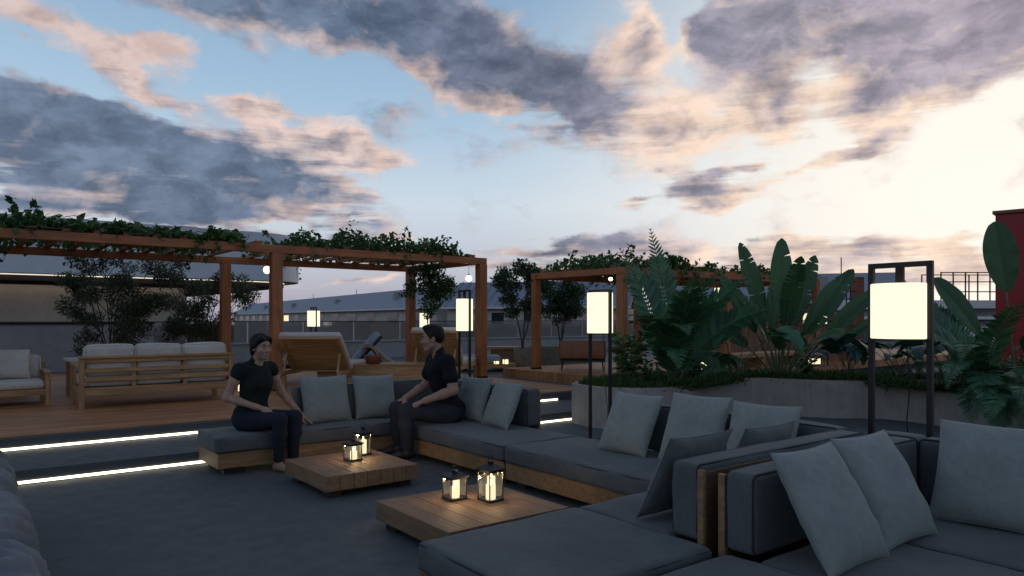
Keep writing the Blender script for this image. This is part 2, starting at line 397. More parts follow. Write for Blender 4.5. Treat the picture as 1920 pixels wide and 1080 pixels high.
M['foot'] = plain_mat('black_foot', (.012, .012, .013), .6)
M['shade'] = emit_mat('glowing_shade', (1.0, .955, .66), 1.22)
M['led'] = emit_mat('light_strip_glow', (1.0, .90, .64), 4.6)
M['led_dim'] = emit_mat('cove_glow', (1.0, .88, .72), .9)
M['globe'] = emit_mat('white_globe_glow', (1.0, .80, .54), 7.0)
M['wax'] = emit_mat('glowing_wax', (1.0, .80, .50), 1.5)
M['flame'] = emit_mat('flame', (1.0, .72, .32), 14.0)
M['cove'] = emit_mat('cove_line', (1.0, .90, .72), 1.1)
M['window_lit'] = emit_mat('lit_window', (1.0, .80, .52), 1.1)
M['window_dark'] = plain_mat('dark_window', (.03, .033, .04), .12)
M['slate'] = plain_mat('slate_roof', (.20, .225, .28), .6, 0, .12, 3)
M['plaster'] = concrete_mat('beige_plaster', (.54, .48, .42), .85, patch=.06)
M['fascia'] = plain_mat('grey_blue_cladding', (.58, .62, .67), .5, 0, .05, 2)
M['white'] = plain_mat('white_render', (.62, .60, .58), .7, 0, .06, 3)
M['soffit'] = plain_mat('brown_soffit', (.10, .06, .04), .6)
M['red'] = plain_mat('red_lacquer', (.26, .003, .006), .45, 0, .1, 2)
M['skin_w'] = plain_mat('light_skin', (.37, .225, .17), .62, 0, .1, 40, .1, .3)
M['skin_m'] = plain_mat('tan_skin', (.33, .20, .145), .62, 0, .1, 40, .1, .3)
M['hair'] = plain_mat('black_hair', (.007, .006, .006), .6, 0, .3, 60, .3, .25)
M['shirt_w'] = fabric_mat('dark_green_cotton', (.011, .017, .017), .15, sheen=0)
M['jeans_w'] = fabric_mat('navy_denim', (.013, .017, .030), .15, sheen=0)
M['shirt_m'] = fabric_mat('dark_navy_cotton', (.008, .009, .013), .15, sheen=0)
M['jeans_m'] = fabric_mat('charcoal_twill', (.028, .031, .037), .15, sheen=0)
M['eye'] = plain_mat('dark_eye', (.02, .015, .012), .15)
M['lip'] = plain_mat('lip', (.30, .12, .10), .45)
M['soil'] = plain_mat('dark_soil', (.03, .022, .016), .95, 0, .3, 30, .6)
M['pot'] = plain_mat('stone_pot', (.22, .19, .15), .85, 0, .15, 9, .3)
M['bark'] = plain_mat('grey_bark', (.10, .085, .07), .9, 0, .3, 40, .6)
M['stem'] = plain_mat('green_stem', (.07, .11, .045), .55, 0, .25, 20)
M['vine'] = leaf_mat('vine_leaf', (.056, .118, .046))
M['olive'] = leaf_mat('olive_leaf', (.062, .082, .058), .5, .3)
M['darkleaf'] = leaf_mat('ficus_leaf', (.036, .074, .04))
M['banana'] = leaf_mat('banana_leaf', (.036, .10, .046), .34, .22, .18)
M['fern'] = leaf_mat('fern_leaf', (.058, .15, .095), .38, .3, .18)
M['blueleaf'] = leaf_mat('blue_green_leaf', (.038, .086, .09), .4, .25, .12)
M['shrub'] = leaf_mat('bright_shrub_leaf', (.062, .125, .05), .42, .3, .25)
M['grass'] = leaf_mat('short_grass', (.038, .080, .022), .6, .4, .2)
M['redleaf'] = leaf_mat('red_leaf', (.16, .035, .025), .5, .4, .2)
def glass_mat():
    m = bpy.data.materials.new('lantern_glass'); m.use_nodes = True; m.node_tree.nodes.clear(); k = NT(m.node_tree)
    g = k.n('ShaderNodeBsdfGlossy', {0: (.9, .9, .9, 1), 1: .05}); t = k.n('ShaderNodeBsdfTransparent', {0: (.93, .94, .93, 1)})
    mx = k.n('ShaderNodeMixShader', {0: .06, 1: t.outputs[0], 2: g.outputs[0]})
    k.n('ShaderNodeOutputMaterial', {0: mx.outputs[0]}); return m
M['glass'] = glass_mat()
def tinted_glass():
    m = bpy.data.materials.new('smoked_glass'); m.use_nodes = True; m.node_tree.nodes.clear(); k = NT(m.node_tree)
    g = k.n('ShaderNodeBsdfGlossy', {0: (.8, .82, .85, 1), 1: .06}); t = k.n('ShaderNodeBsdfTransparent', {0: (.62, .63, .65, 1)})
    mx = k.n('ShaderNodeMixShader', {0: .12, 1: t.outputs[0], 2: g.outputs[0]})
    k.n('ShaderNodeOutputMaterial', {0: mx.outputs[0]}); return m
M['smoked'] = tinted_glass()
# ================================================================ setting
def slab(name, s0, s1, t0, t1, z0, z1, mat):
    mb = MB().box(s0, s1, t0, t1, z0, z1); o = mb.build(name, M[mat]); o.rotation_euler = (0, 0, TH); return structure(o)
structure(MB().lathe([(1500, -9.2), (1500, -9.0)], 48).build('ground', M['soil']))
slab('terrace_floor', -14, 44, -10, 7.30, -1.2, 0, 'floor')
slab('step', -14, 44, 7.30, 8.42, -1.2, .12, 'floor')
slab('upper_terrace', -14, 44, 8.42, 19.0, -1.2, .24, 'floor')
slab('deck', -14, 8.25, 8.47, 17.5, .2405, .252, 'deckwood')
slab('platform', 8.62, 24.0, 8.25, 11.45, .2405, .41, 'deckwood')
# recessed light strips at the foot of the two risers
for lab, t0, z in (('glowing light strip along the foot of the lower step', 7.297, .006), ('glowing light strip along the foot of the upper step', 8.417, .126)):
    r = thing('light_strip', lab, 'light strip', W(0, t0), TH, 'light strips under the steps')
    MB().box(-9, 7.4, -.004, .0, z, z + .026).build('diffuser', M['led'], r)
    MB().box(-9, 7.4, -.010, -.0045, z - .004, z + .002).box(-9, 7.4, -.010, -.0045, z + .0265, z + .034).build('channel', M['parapet'], r)

# parapet with smoked glass along the far edge
r = thing('parapet_wall', 'long grey parapet wall with smoked glass panels on top, behind the pergolas', 'wall', W(0, 19.0), TH)
MB().box(-14, 44, 0, .2, -.5, .72).build('wall', M['parapet'], r)
MB().box(-14, 44, -.04, .24, .72, .76).build('coping', M['parapet'], r, bevel=.01)
for i in range(-9, 29):
    MB().box(i * 1.5 + .02, i * 1.5 + 1.48, .09, .105, .765, 1.30).build('glass_panel', M['smoked'], r)
MB().bar((-14, .097, 1.315), (44, .097, 1.315), .04, .025).build('handrail', M['black'], r)
r = thing('garden_wall', 'dark grey wall panel standing behind the two slender trees at left', 'wall', W(0, 18.3), TH)
MB().box(-14, 3.6, 0, .15, .24, 1.27).build('wall', M['parapet'], r)
MB().box(-14, 3.62, -.03, .18, 1.27, 1.31).build('coping', M['black'], r)

# left building: big rounded fascia, cove light, warm wall
r = thing('modern_building', 'low modern building with wide grey-blue fascia and rounded right corner over a beige wall', 'building', W(0, 28), TH)
mb = MB(); prof = []
S1, RR = 11.5, 2.2
for i in range(13):
    a = -math.pi / 2 + math.pi / 2 * i / 12; prof.append((S1 - RR + RR * math.cos(a), RR + RR * math.sin(a)))
path = [(-16, 0)] + prof + [(S1, 18), (-16, 18)]
n = len(path)
mb.add([(x, y, z) for z in (2.86, 4.75) for x, y in path], [(i, (i + 1) % n, n + (i + 1) % n, n + i) for i in range(n)] + [tuple(range(n))[::-1], tuple(range(n, 2 * n))])
mb.build('fascia', M['fascia'], r, bevel=.03)
path2 = [(x - .5 if x > 0 else x, y + (.35 if y < 9 else -.3)) for x, y in path]
mb = MB(); mb.add([(x, y, z) for z in (2.68, 2.859) for x, y in path2], [(i, (i + 1) % n, n + (i + 1) % n, n + i) for i in range(n)] + [tuple(range(n))[::-1], tuple(range(n, 2 * n))]); mb.build('soffit', M['soffit'], r)
mb = MB(); q = path2[:15]
mb.grid([[(x, y - .05, z) for x, y in q] for z in (2.826, 2.855)]); mb.build('cove_light', M['cove'], r)
MB().box(-16, 7.2, 1.55, 1.62, 2.56, 2.6785).build('soffit_lip', M['soffit'], r)
MB().box(-16, 7.0, 2.2, 2.45, 2.655, 2.672).build('wall_washer', M['led_dim'], r)
MB().box(-16, 7.2, 2.6, 3.0, -4, 2.679).build('wall', M['plaster'], r)

def long_house(lab, pl, pr, z_ridge, z_eave, depth, wallmat, nwin, base=-6, lit=(), roofmat='slate', wz=(1.0, 1.85), ribs=0):
    """a pitched house whose eave runs from pl to pr (plan points, seen left to right)"""
    pl, pr = Vector((pl[0], pl[1], 0)), Vector((pr[0], pr[1], 0)); L = (pr - pl).length
    r = thing('terrace_house', lab, 'building', pl, math.atan2(pr.y - pl.y, pr.x - pl.x))
    MB().box(.4, L - .4, .5, depth * 2 - .5, base, z_eave - .02).build('wall', M[wallmat], r)
    mb = MB(); v = [(0, 0, z_eave), (L, 0, z_eave), (L, depth, z_ridge), (0, depth, z_ridge), (0, 2 * depth, z_eave), (L, 2 * depth, z_eave)]
    v2 = [(x, y, z + .16) for x, y, z in v]
    mb.add(v + v2, [(0, 1, 2, 3), (3, 2, 5, 4), (6, 9, 8, 7), (9, 10, 11, 8), (0, 6, 7, 1), (4, 5, 11, 10), (0, 3, 9, 6), (3, 4, 10, 9), (1, 7, 8, 2), (2, 8, 11, 5)])
    rf = mb.build('roof', M[roofmat], r)
    if ribs:
        mb = MB()
        for i in range(ribs):
            x = L * (i + .5) / ribs; mb.bar((x, .02, z_eave + .19), (x, depth - .05, z_ridge + .19), .07, .05)
        mb.build('seam', M[roofmat], rf)
    MB().box(-.05, L + .05, -.12, -.001, z_eave - .02, z_eave + .15).build('gutter', M['white'], r)
    for i in range(max(2, nwin // 3)):
        x = L * (i + .35) / max(2, nwin // 3); yv = depth * U(.35, .7); zv = z_eave + (z_ridge - z_eave) * yv / depth + .16
        MB().box(x - .35, x + .35, yv - .3, yv + .3, zv - .2, zv + U(.35, .7)).build('roof_vent', M['parapet'], rf, bevel=.03)
        MB().tube([(x + 1.4, depth, z_ridge + .1), (x + 1.4, depth, z_ridge + U(.7, 1.3))], .035, 6).build('flue', M['black'], rf)
    for i in range(nwin):
        x = .6 + (L - 1.6) * (i + .5) / nwin; w = (L - 1.6) / nwin * U(.32, .5); z0, z1 = wz
        wn = MB().box(x - w / 2 - .06, x + w / 2 + .06, .44, .498, z0 - .06, z1 + .06).build('window', M['white'], r)
        MB().box(x - w / 2, x + w / 2, .425, .438, z0, z1).build('pane', M['window_lit' if i in lit else 'window_dark'], wn)
    return r
long_house('long low house with blue-grey pitched roof receding behind the left pergola', (-58, 148), (-6.5, 59), 4.25, 2.2, 4.0, 'plaster', 16, lit=(7,))
long_house('house with ribbed slate roof between the two pergolas, spire behind it', (-5.6, 56), (8.6, 52), 4.25, 2.15, 4.5, 'plaster', 5, ribs=22)
long_house('house with pale blue roof and wood clad wall behind the banana plant', (9.5, 47), (24.0, 42.5), 4.25, 2.35, 4.5, 'clad', 7, lit=(4,), wz=(.2, 1.7))
r = thing('rooftop_mast', 'thin pointed mast rising above the ribbed slate roof', 'mast', PD(928, 64, 2.5))
mb = MB(); mb.lathe([(.16, 0), (.10, 1.4), (.03, 2.6), (.01, 3.2)], 8); mb.build('spire', M['black'], r)
MB().bar((-.4, 0, 1.6), (.4, 0, 1.6), .04, .04).bar((-.25, 0, 2.0), (.25, 0, 2.0), .04, .04).build('crossbar', M['black'], r)
# white block at right with a railing on its roof
r = thing('white_block', 'flat roofed white building at far right with a dark railing on its roof', 'building', PD(1700, 36))
MB().box(0, 8, 0, 7, -6, 1.0).build('wall', M['white'], r)
MB().box(-.3, 8.3, -.5, 7.3, 1.35, 1.5).box(-.3, 8.3, -.5, 7.3, 1.9, 2.3).build('eave', M['white'], r)
MB().box(0.1, 7.9, .2, 6.9, 1.0, 1.35).box(.1, 7.9, .2, 6.9, 1.5, 1.9).build('band', M['parapet'], r)
MB().box(.25, 7.75, .1, .18, .1, .95).build('pane', M['window_dark'], r)
rl = MB()
for x in [1.9 + .62 * i for i in range(9)]: rl.bar((x, .3, 2.3), (x, .3, 3.75), .05, .05)
for z in (2.75, 3.25, 3.72): rl.bar((1.88, .3, z), (6.9, .3, z), .05, .05)
for x in (1.9, 4.4, 6.86): rl.bar((x, 2.0, 2.3), (x, 2.0, 3.72), .05, .05)
rl.bar((1.9, 2.0, 3.7), (6.86, 2.0, 3.7), .05, .05); rl.build('railing', M['bronze'], r)
# red panel kiosk at the right edge
r = thing('red_kiosk', 'tall dark red panelled box rising behind the big leaf at right edge', 'kiosk', PD(1866, 13.5), R(-42))
MB().box(0, 3.2, 0, 2.5, -.5, 3.36).build('body', M['red'], r, bevel=.02)
mb = MB()
for x in (.55, 1.1, 1.65, 2.2, 2.75): mb.box(x - .008, x + .008, -.012, -.001, -.4, 3.3)
mb.build('panel_joint', M['darkwood'], r)
MB().box(-.04, 3.24, -.04, 2.54, 3.362, 3.42).build('cap', M['darkwood'], r)
# dark column with a small steel frame
r = thing('timber_column', 'thick dark brown timber column right of the banana plant, steel frame bolted on', 'column', PD(1608, 17.0, .24), R(20))
MB().box(-.10, .10, -.10, .10, 0, 2.14).build('shaft', M['darkwood'], r, bevel=.008)
mb = MB()
for x in (-.34, -.22): mb.bar((x, 0, 1.45), (x, 0, 2.05), .02, .02)
for z in (1.46, 1.62, 1.80, 2.04): mb.bar((-.36, 0, z), (-.1, 0, z), .02, .02)
mb.build('bracket', M['black'], r)
for x in (.5,): MB().bar((.1, 0, 1.35), (1.1, 0, 1.35), .03, .03).bar((.1, 0, .95), (1.1, 0, .95), .03, .03).bar((.62, 0, .95), (.62, 0, 2.0), .03, .03).build('rail', M['black'], r)

# board-marked planter with a wandering front
def smooth_path(pts, n=6):
    out = []; m = len(pts)
    for i in range(m - 1):
        p0, p1, p2, p3 = (Vector(pts[max(0, min(m - 1, j))]) for j in (i - 1, i, i + 1, i + 2))
        for q in range(n):
            t = q / n; out.append(.5 * ((2 * p1) + (p2 - p0) * t + (2 * p0 - 5 * p1 + 4 * p2 - p3) * t * t + (3 * p1 - p0 - 3 * p2 + p3) * t ** 3))
    out.append(Vector(pts[-1])); return out
front = smooth_path([(.80, 9.62, 0), (1.12, 9.12, 0), (1.73, 8.97, 0), (2.30, 9.40, 0), (2.75, 10.15, 0), (3.25, 10.48, 0), (3.65, 10.52, 0), (4.1, 10.25, 0), (4.6, 10.05, 0), (5.15, 9.98, 0), (5.5, 9.5, 0), (5.72, 8.85, 0), (6.15, 8.35, 0), (6.9, 8.0, 0), (8.2, 7.9, 0)])
back = smooth_path([(9.0, 9.3, 0), (7.6, 10.4, 0), (6.1, 11.5, 0), (4.5, 12.0, 0), (3.0, 11.8, 0), (1.7, 11.0, 0), (1.0, 10.2, 0), (.80, 9.62, 0)])[:-1]
loop = front + back; n = len(loop)
PLT = thing('planter', 'long wavy board-marked concrete planter full of tropical plants', 'planter', (0, 0, 0))
def inset(lp, w):
    out = []
    for i, p in enumerate(lp):
        d = (lp[(i + 1) % len(lp)] - lp[i - 1]).normalized(); out.append(p + Vector((-d.y, d.x, 0)) * w)
    return out
PZ = .525
inner = inset(loop, .09)
mb = MB(); mb.add([(p.x, p.y, z) for z in (-.02, PZ) for p in loop], [(i, (i + 1) % n, n + (i + 1) % n, n + i) for i in range(n)])
mb.add([(p.x, p.y, PZ) for p in loop] + [(p.x, p.y, PZ) for p in inner] + [(p.x, p.y, PZ - .12) for p in inner], [(i, (i + 1) % n, n + (i + 1) % n, n + i) for i in range(n)] + [(n + i, n + (i + 1) % n, 2 * n + (i + 1) % n, 2 * n + i) for i in range(n)])
mb.build('wall', M['planter'], PLT)
bm = bmesh.new(); vs = [bm.verts.new((p.x, p.y, PZ - .05)) for p in inner]; bm.faces.new(vs); bmesh.ops.triangulate(bm, faces=bm.faces[:])
me = bpy.data.meshes.new('soil'); bm.to_mesh(me); bm.free(); me.materials.append(M['soil']); so = bpy.data.objects.new('soil', me); COL.objects.link(so); so.parent = PLT

# ---------------------------------------------------------------- pergolas
def pergola(lab, s, t, zb, zt, posts_s, depth, s_min, pw, bh, pitch, rafters=None, w_r=.05):
    r = thing('pergola', lab, 'pergola', W(s, t, zb), TH)
    h = zt - zb
    for ps in posts_s:
        for py in (0, depth):
            MB().box(ps - pw / 2, ps + pw / 2, py - pw / 2, py + pw / 2, 0, h - bh - .001).build('post', M['redwood_up'], r, bevel=.006)
            MB().box(ps - pw / 2 - .01, ps + pw / 2 + .01, py - pw / 2 - .01, py + pw / 2 + .01, 0, .03).build('post_base', M['black'], r)
    x0, x1 = s_min, max(posts_s) + pw / 2
    for py in (0, depth):
        MB().box(x0, x1, py - pw / 2 + .012, py + pw / 2 - .012, h - bh, h).build('beam', M['redwood'], r, bevel=.006)
    for ps in (posts_s[0], posts_s[-1]):
        MB().box(ps - .05, ps + .05, pw / 2 - .010, depth - pw / 2 + .010, h - bh + .004, h - .004).build('cross_beam', M['redwood'], r, bevel=.005)
    x = x0 + pitch
    while x < x1 - .15:
        if all(abs(x - ps) > .12 for ps in posts_s):
            MB().box(x - w_r / 2, x + w_r / 2, -pw / 2 + .05, depth + pw / 2 - .05, h + .002, h + .052).build('rafter', M['redwood'], r)
        x += pitch
    return r
PG1 = pergola('long redwood pergola over the deck, draped with leafy vines', 0, 11.4, .252, 2.57, [-4.0, 0.02, 4.03, 8.05], 2.75, -5.5, .17, .125, .37, w_r=.10)
PG2 = pergola('smaller redwood pergola on a raised wooden platform, behind the planter', 0, 8.55, .41, 2.28, [8.98, 11.9, 15.2], 2.3, 8.9, .14, .12, .22, w_r=.05)
def globe(lab, loc, drop, rad):
    r = thing('pendant_lamp', lab, 'lamp', loc, 0, 'globe lamps hanging in the pergolas')
    MB().lathe([(rad * math.sin(math.pi * i / 10) + .001, -drop - rad * (1 + math.cos(math.pi * (10 - i) / 10)) + 0.0) for i in range(11)], 28).build('globe', M['globe'], r, smooth=True)
    MB().tube([(0, 0, 0), (0, 0, -drop)], .004, 5).build('cord', M['black'], r)
    MB().lathe([(.02, -drop - .012), (.02, -drop + .03)], 10).build('cap', M['black'], r)
globe('white globe lamp glowing behind the near post of the vine covered pergola', PD(501, 13.2, 2.5), .14, .068)
globe('white globe lamp glowing at the right end of the vine covered pergola', PD(879, 15.0, 2.5), .20, .062)
globe('small white globe lamp in the smaller pergola above the cylinder lamp', PD(1145, 13.2, 2.24), .08, .035)
# ================================================================ lounge furniture
SEAT = .335
def seat_frame(r, x0, x1, y0, y1):
    """low plinth of boards, all round, on black feet set back from the edge"""
    mb = MB(); mb.box(x0, x1, y0, y0 + .03, .06, .195).box(x0, x1, y1 - .03, y1, .06, .195)
    mb.box(x0, x0 + .03, y0 + .031, y1 - .031, .06, .195).box(x1 - .03, x1, y0 + .031, y1 - .031, .06, .195).box(x0 + .031, x1 - .031, y0 + .031, y1 - .031, .12, .185)
    mb.build('plinth', M['plinth'], r, bevel=.004)
    for fx in (x0 + .16, x1 - .16):
        for fy in (y0 + .12, y1 - .12):
            MB().box(fx - .09, fx + .09, fy - .05, fy + .05, 0, .06).build('foot', M['foot'], r)
def rounded_rect(x0, x1, y0, y1, z, rr, n=4):
    pts = []
    for cx, cy, a0 in ((x1 - rr, y1 - rr, 0), (x0 + rr, y1 - rr, 90), (x0 + rr, y0 + rr, 180), (x1 - rr, y0 + rr, 270)):
        for i in range(n + 1):
            a = R(a0 + 90 * i / n); pts.append((cx + rr * math.cos(a), cy + rr * math.sin(a), z))
    return pts + pts[:1]
def seat_cushion(r, x0, x1, y0, y1, seed=0, name='seat_cushion', z0=.198, z1=SEAT):
    o = MB().cushion(x0, x1, y0, y1, z0, z1, .028, .014, .010, seed, .05).build(name, M['sofa'], r, smooth=True)
    mb = MB().tube(rounded_rect(x0 + .004, x1 - .004, y0 + .004, y1 - .004, z1 - .012, .03), .006, 5, cap=False).tube(rounded_rect(x0 + .002, x1 - .002, y0 + .002, y1 - .002, z0 + .014, .03), .006, 5, cap=False)
    mb.build('piping', M['piping'], o, smooth=True)
def back_slab(r, x0, x1, y0, y1, seed=0, face=-1, along='x', top=.70, panel=True):
    """upright back cushion with piping on both front and rear edges and a wooden board behind it"""
    o = MB().cushion(x0, x1, y0, y1, SEAT + .006, top, .026, .010, .005, seed, .06).build('back_cushion', M['sofa'], r, smooth=True)
    mb = MB()
    if along == 'x':
        for y in (y0 + .012, y1 - .012):
            mb.tube([(p[0], y, p[1]) for p in rounded_rect(x0 + .004, x1 - .004, SEAT + .012, top - .002, 0, .03)], .0062, 5, cap=False)
    else:
        for x in (x0 + .012, x1 - .012):
            mb.tube([(x, p[0], p[1]) for p in rounded_rect(y0 + .004, y1 - .004, SEAT + .012, top - .002, 0, .03)], .0062, 5, cap=False)
    mb.build('piping', M['piping'], o, smooth=True)
    if panel:
        if along == 'x':
            yb = (y1 + .004, y1 + .026) if face < 0 else (y0 - .026, y0 - .004)
            MB().box(x0 + .02, x1 - .02, *yb, .20, top - .03).build('back_panel', M['shaded_board'], r, bevel=.003)
            MB().box(x0 + .0, x0 + .022, yb[0] - .0005, yb[1] + .012, .20, top - .02).build('end_stud', M['plinth'], r)
        else:
            xb = (x1 + .004, x1 + .026) if face < 0 else (x0 - .026, x0 - .004)
            MB().box(*xb, y0 + .02, y1 - .02, .20, top - .03).build('back_panel', M['plinth'], r, bevel=.003)
def sofa(lab, s0, s1, t0, t1, cush, backs, seed):
    r = thing('lounge_sofa', lab, 'sofa', W(s0, t0), TH, 'charcoal lounge sofa sections on wooden plinths')
    seat_frame(r, 0, s1 - s0, 0, t1 - t0)
    for i, c in enumerate(cush): seat_cushion(r, c[0] - s0, c[1] - s0, c[2] - t0, c[3] - t0, seed + i)
    for i, c in enumerate(backs): back_slab(r, c[0] - s0, c[1] - s0, c[2] - t0, c[3] - t0, seed + 9 + i, c[4], c[5], c[6] if len(c) > 6 else .70)
    return r
sofa('charcoal lounge section with open left end, the woman in dark green sits on it', 1.82, 3.605, 6.61, 7.25, [(1.80, 3.60, 6.595, 7.24)], [(2.72, 3.595, 7.06, 7.22, -1, 'x')], 1)
sofa('charcoal corner lounge section the man in the dark polo sits on', 3.615, 4.60, 4.79, 7.25, [(3.60, 4.45, 4.785, 7.05)], [(3.61, 4.37, 7.06, 7.22, -1, 'x'), (4.40, 4.57, 5.46, 7.22, -1, 'y')], 21)
sofa('charcoal lounge section beside the lantern table, three grey cushions against its back', 3.615, 4.60, 3.00, 4.765, [(3.60, 4.45, 3.00, 4.765)], [(4.42, 4.575, 2.34, 4.02, -1, 'y')], 41)
sofa('charcoal lounge section at the front edge of the photo, open seat corner beside lantern table', 1.75, 4.60, 2.07, 2.985, [(1.735, 2.77, 2.06, 2.99), (2.775, 4.40, 2.33, 2.99)], [(2.785, 4.40, 2.155, 2.32, 1, 'x')], 61)
sofa('charcoal lounge section back to back with another, cushions facing the viewer', 1.75, 3.56, .95, 1.985, [(1.735, 2.77, .94, 1.985), (2.775, 3.565, .94, 1.83)], [(2.79, 4.41, 1.855, 2.01, -1, 'x')], 81)
sofa('charcoal lounge section at the right edge under the large square cushion', 3.58, 4.60, -.6, 1.83, [(3.575, 4.42, .30, 1.825), (3.575, 4.42, -.6, .295)], [(4.425, 4.585, -.6, 1.86, -1, 'y'), (4.425, 4.585, 1.865, 2.13, -1, 'y')], 101)

def pillow(lab, loc, w, h, thick, rz, lean, mat='pillow', seed=0, roll=0.0, group='scatter cushions on the lounge sofas'):
    """loose cushion: base at loc, width along local x, leaning back (+y) by lean degrees"""
    from mathutils import noise as N
    n = 26; mb = MB(); rows = {1: [], -1: []}
    def pt(u, v, sg):
        x = w / 2 * u * (1 - .055 * (1 - v * v) * abs(u) ** 2); z = h / 2 * v * (1 - .055 * (1 - u * u) * abs(v) ** 2)
        e = (1 - abs(u) ** 2.6) * (1 - abs(v) ** 2.6); th = thick / 2 * max(0, e) ** .52
        if v < 0: th *= 1 + .16 * (-v) * (1 - v * v)
        edge = max(abs(u), abs(v))
        ang = math.atan2(v, u)
        wr = N.noise(Vector((math.cos(ang) * 5 + seed, math.sin(ang) * 5, edge * 1.1))) * .018 * (edge ** 2.5) * (1 - edge ** 9)
        wr += N.noise(Vector((u * 1.7 + seed * 3, v * 1.7, sg * .7))) * .014 * e
        wr += (1 - abs(N.noise(Vector((u * 2.6 + v * 1.2 + seed, v * .9 - u * .8, 3)))) * 5 if abs(N.noise(Vector((u * 2.6 + v * 1.2 + seed, v * .9 - u * .8, 3)))) < .2 else 0) * -.008 * e
        return Vector((x, -sg * (th + (wr if e > 0 else 0)), z + h / 2))
    us = [math.sin(math.pi / 2 * (2 * i / n - 1)) for i in range(n + 1)]
    bm = bmesh.new()
    for sg in (1, -1):
        g = [[bm.verts.new(pt(u, v, sg)) for u in us] for v in us]
        for i in range(n):
            for j in range(n):
                q = (g[i][j], g[i][j + 1], g[i + 1][j + 1], g[i + 1][j]); bm.faces.new(q if sg > 0 else q[::-1])
    bmesh.ops.remove_doubles(bm, verts=bm.verts, dist=1e-5); bm.verts.index_update()
    mb.add([v.co for v in bm.verts], [[v.index for v in f.verts] for f in bm.faces]); bm.free()
    o = mb.build('cushion', M[mat], None, smooth=True)
    o.location = loc; o.rotation_euler = (Matrix.Rotation(rz, 4, 'Z') @ Matrix.Rotation(-R(lean), 4, 'X') @ Matrix.Rotation(R(roll), 4, 'Y')).to_euler()
    tag(o, lab, 'cushion', group)
    ed = [pt(u, -1, 1) for u in us] + [pt(1, v, 1) for v in us] + [pt(u, 1, 1) for u in us[::-1]] + [pt(-1, v, 1) for v in us[::-1]]
    MB().tube(ed, .0035, 5, cap=False).build('seam', M[mat], o, smooth=True)
    return o
z = SEAT + .012
# against the far back (facing the viewer): width runs along a
pillow('square grey-green cushion beside the seated woman on the far sofa back', W(2.98, 6.90, z), .52, .48, .17, TH + R(2), 17, seed=1)
pillow('square grey-green cushion between the woman and the man', W(3.52, 6.90, z), .46, .46, .16, TH + R(-6), 16, seed=2)
FA = TH - R(90)                                  # faces -a
pillow('grey-green cushion half hidden behind the seated man', W(4.17, 6.15, z), .44, .46, .16, FA + R(6), 18, seed=3)
pillow('grey-green cushion at the near end of the back right of the man', W(4.12, 5.62, z), .46, .46, .16, FA + R(-4), 24, seed=4)
pillow('grey-green cushion nearest the lamp post, first of three right of the lantern table', W(4.10, 3.92, z), .50, .50, .17, FA, 26, seed=5)
pillow('grey-green cushion in the middle of three right of the lantern table', W(4.12, 3.30, z), .50, .53, .17, FA + R(3), 22, seed=6)
pillow('grey-green cushion farthest right of three, only its top showing over the sofa back', W(4.18, 2.78, z), .50, .50, .16, FA + R(4), 18, seed=7)
pillow('grey linen cushion seen edge on, leaning at the open end of the near sofa back', W(3.10, 2.60, z), .52, .50, .13, TH + R(180), 27, 'pillow_dark', seed=8)
pillow('grey linen cushion seen edge on, peeping over the near sofa back', W(3.72, 2.56, z), .50, .48, .14, TH + R(180), 24, 'pillow_dark', seed=9)
pillow('large grey-green cushion leaning in the foreground, nearest the viewer', W(3.03, 1.50, z), .50, .54, .16, TH + R(0), 30, seed=10)
pillow('grey-green foreground cushion leaning next to the nearest one', W(3.56, 1.52, z), .50, .54, .16, TH + R(-2), 29, seed=11)
pillow('large square grey-green cushion at the right edge of the photo', W(4.08, 1.36, z), .60, .54, .17, FA + R(4), 22, seed=12)

# puffy sofa arm at the left edge
r = thing('puffy_sofa', 'soft grey-blue sofa with gathered puffy back at the left edge', 'sofa', W(-.05, 2.3), TH)
from mathutils import noise as NZ
rows = []
for i in range(150):
    y = 3.72 * i / 149; endf = min(1, (149 - i) / 7) ** .5
    row = []
    for j in range(41):
        a = math.pi * 1.28 * (j / 40) - math.pi * .14
        cx, cz = math.cos(a), math.sin(a)
        wr = .046 * (1 - abs(NZ.noise(Vector((y * 5.5 + 1.3 * math.sin(a * 1.3), a * .7, 2.2)))) * 2.6) + .007 * NZ.noise(Vector((y * 13, a * 2.0, 5)))
        ex = lambda q: math.copysign(abs(q) ** .62, q)
        rx, rz = .30 * endf + wr, (.30 + .015 * math.sin(y * 4.2)) * (.55 + .45 * endf) + wr
        row.append((ex(cx) * rx, y, .26 + ex(cz) * rz))
    rows.append(row)
mb = MB().grid(rows); e = rows[-1]; mb.add(e, [tuple(range(len(e)))[::-1]]); mb.build('back_cushion', M['puffy'], r, smooth=True)
MB().box(-.9, .26, 0, 3.66, .06, .19).build('plinth', M['plinth'], r, bevel=.004)
MB().cushion(-1.2, -.3, .0, 3.66, .2, .36, .04, .02, .01, 3, .1).build('seat_cushion', M['sofa'], r, smooth=True)
for fx in (-.8, .16):
    for fy in (.2, 3.45): MB().box(fx - .05, fx + .05, fy - .08, fy + .08, 0, .06).build('foot', M['foot'], r)

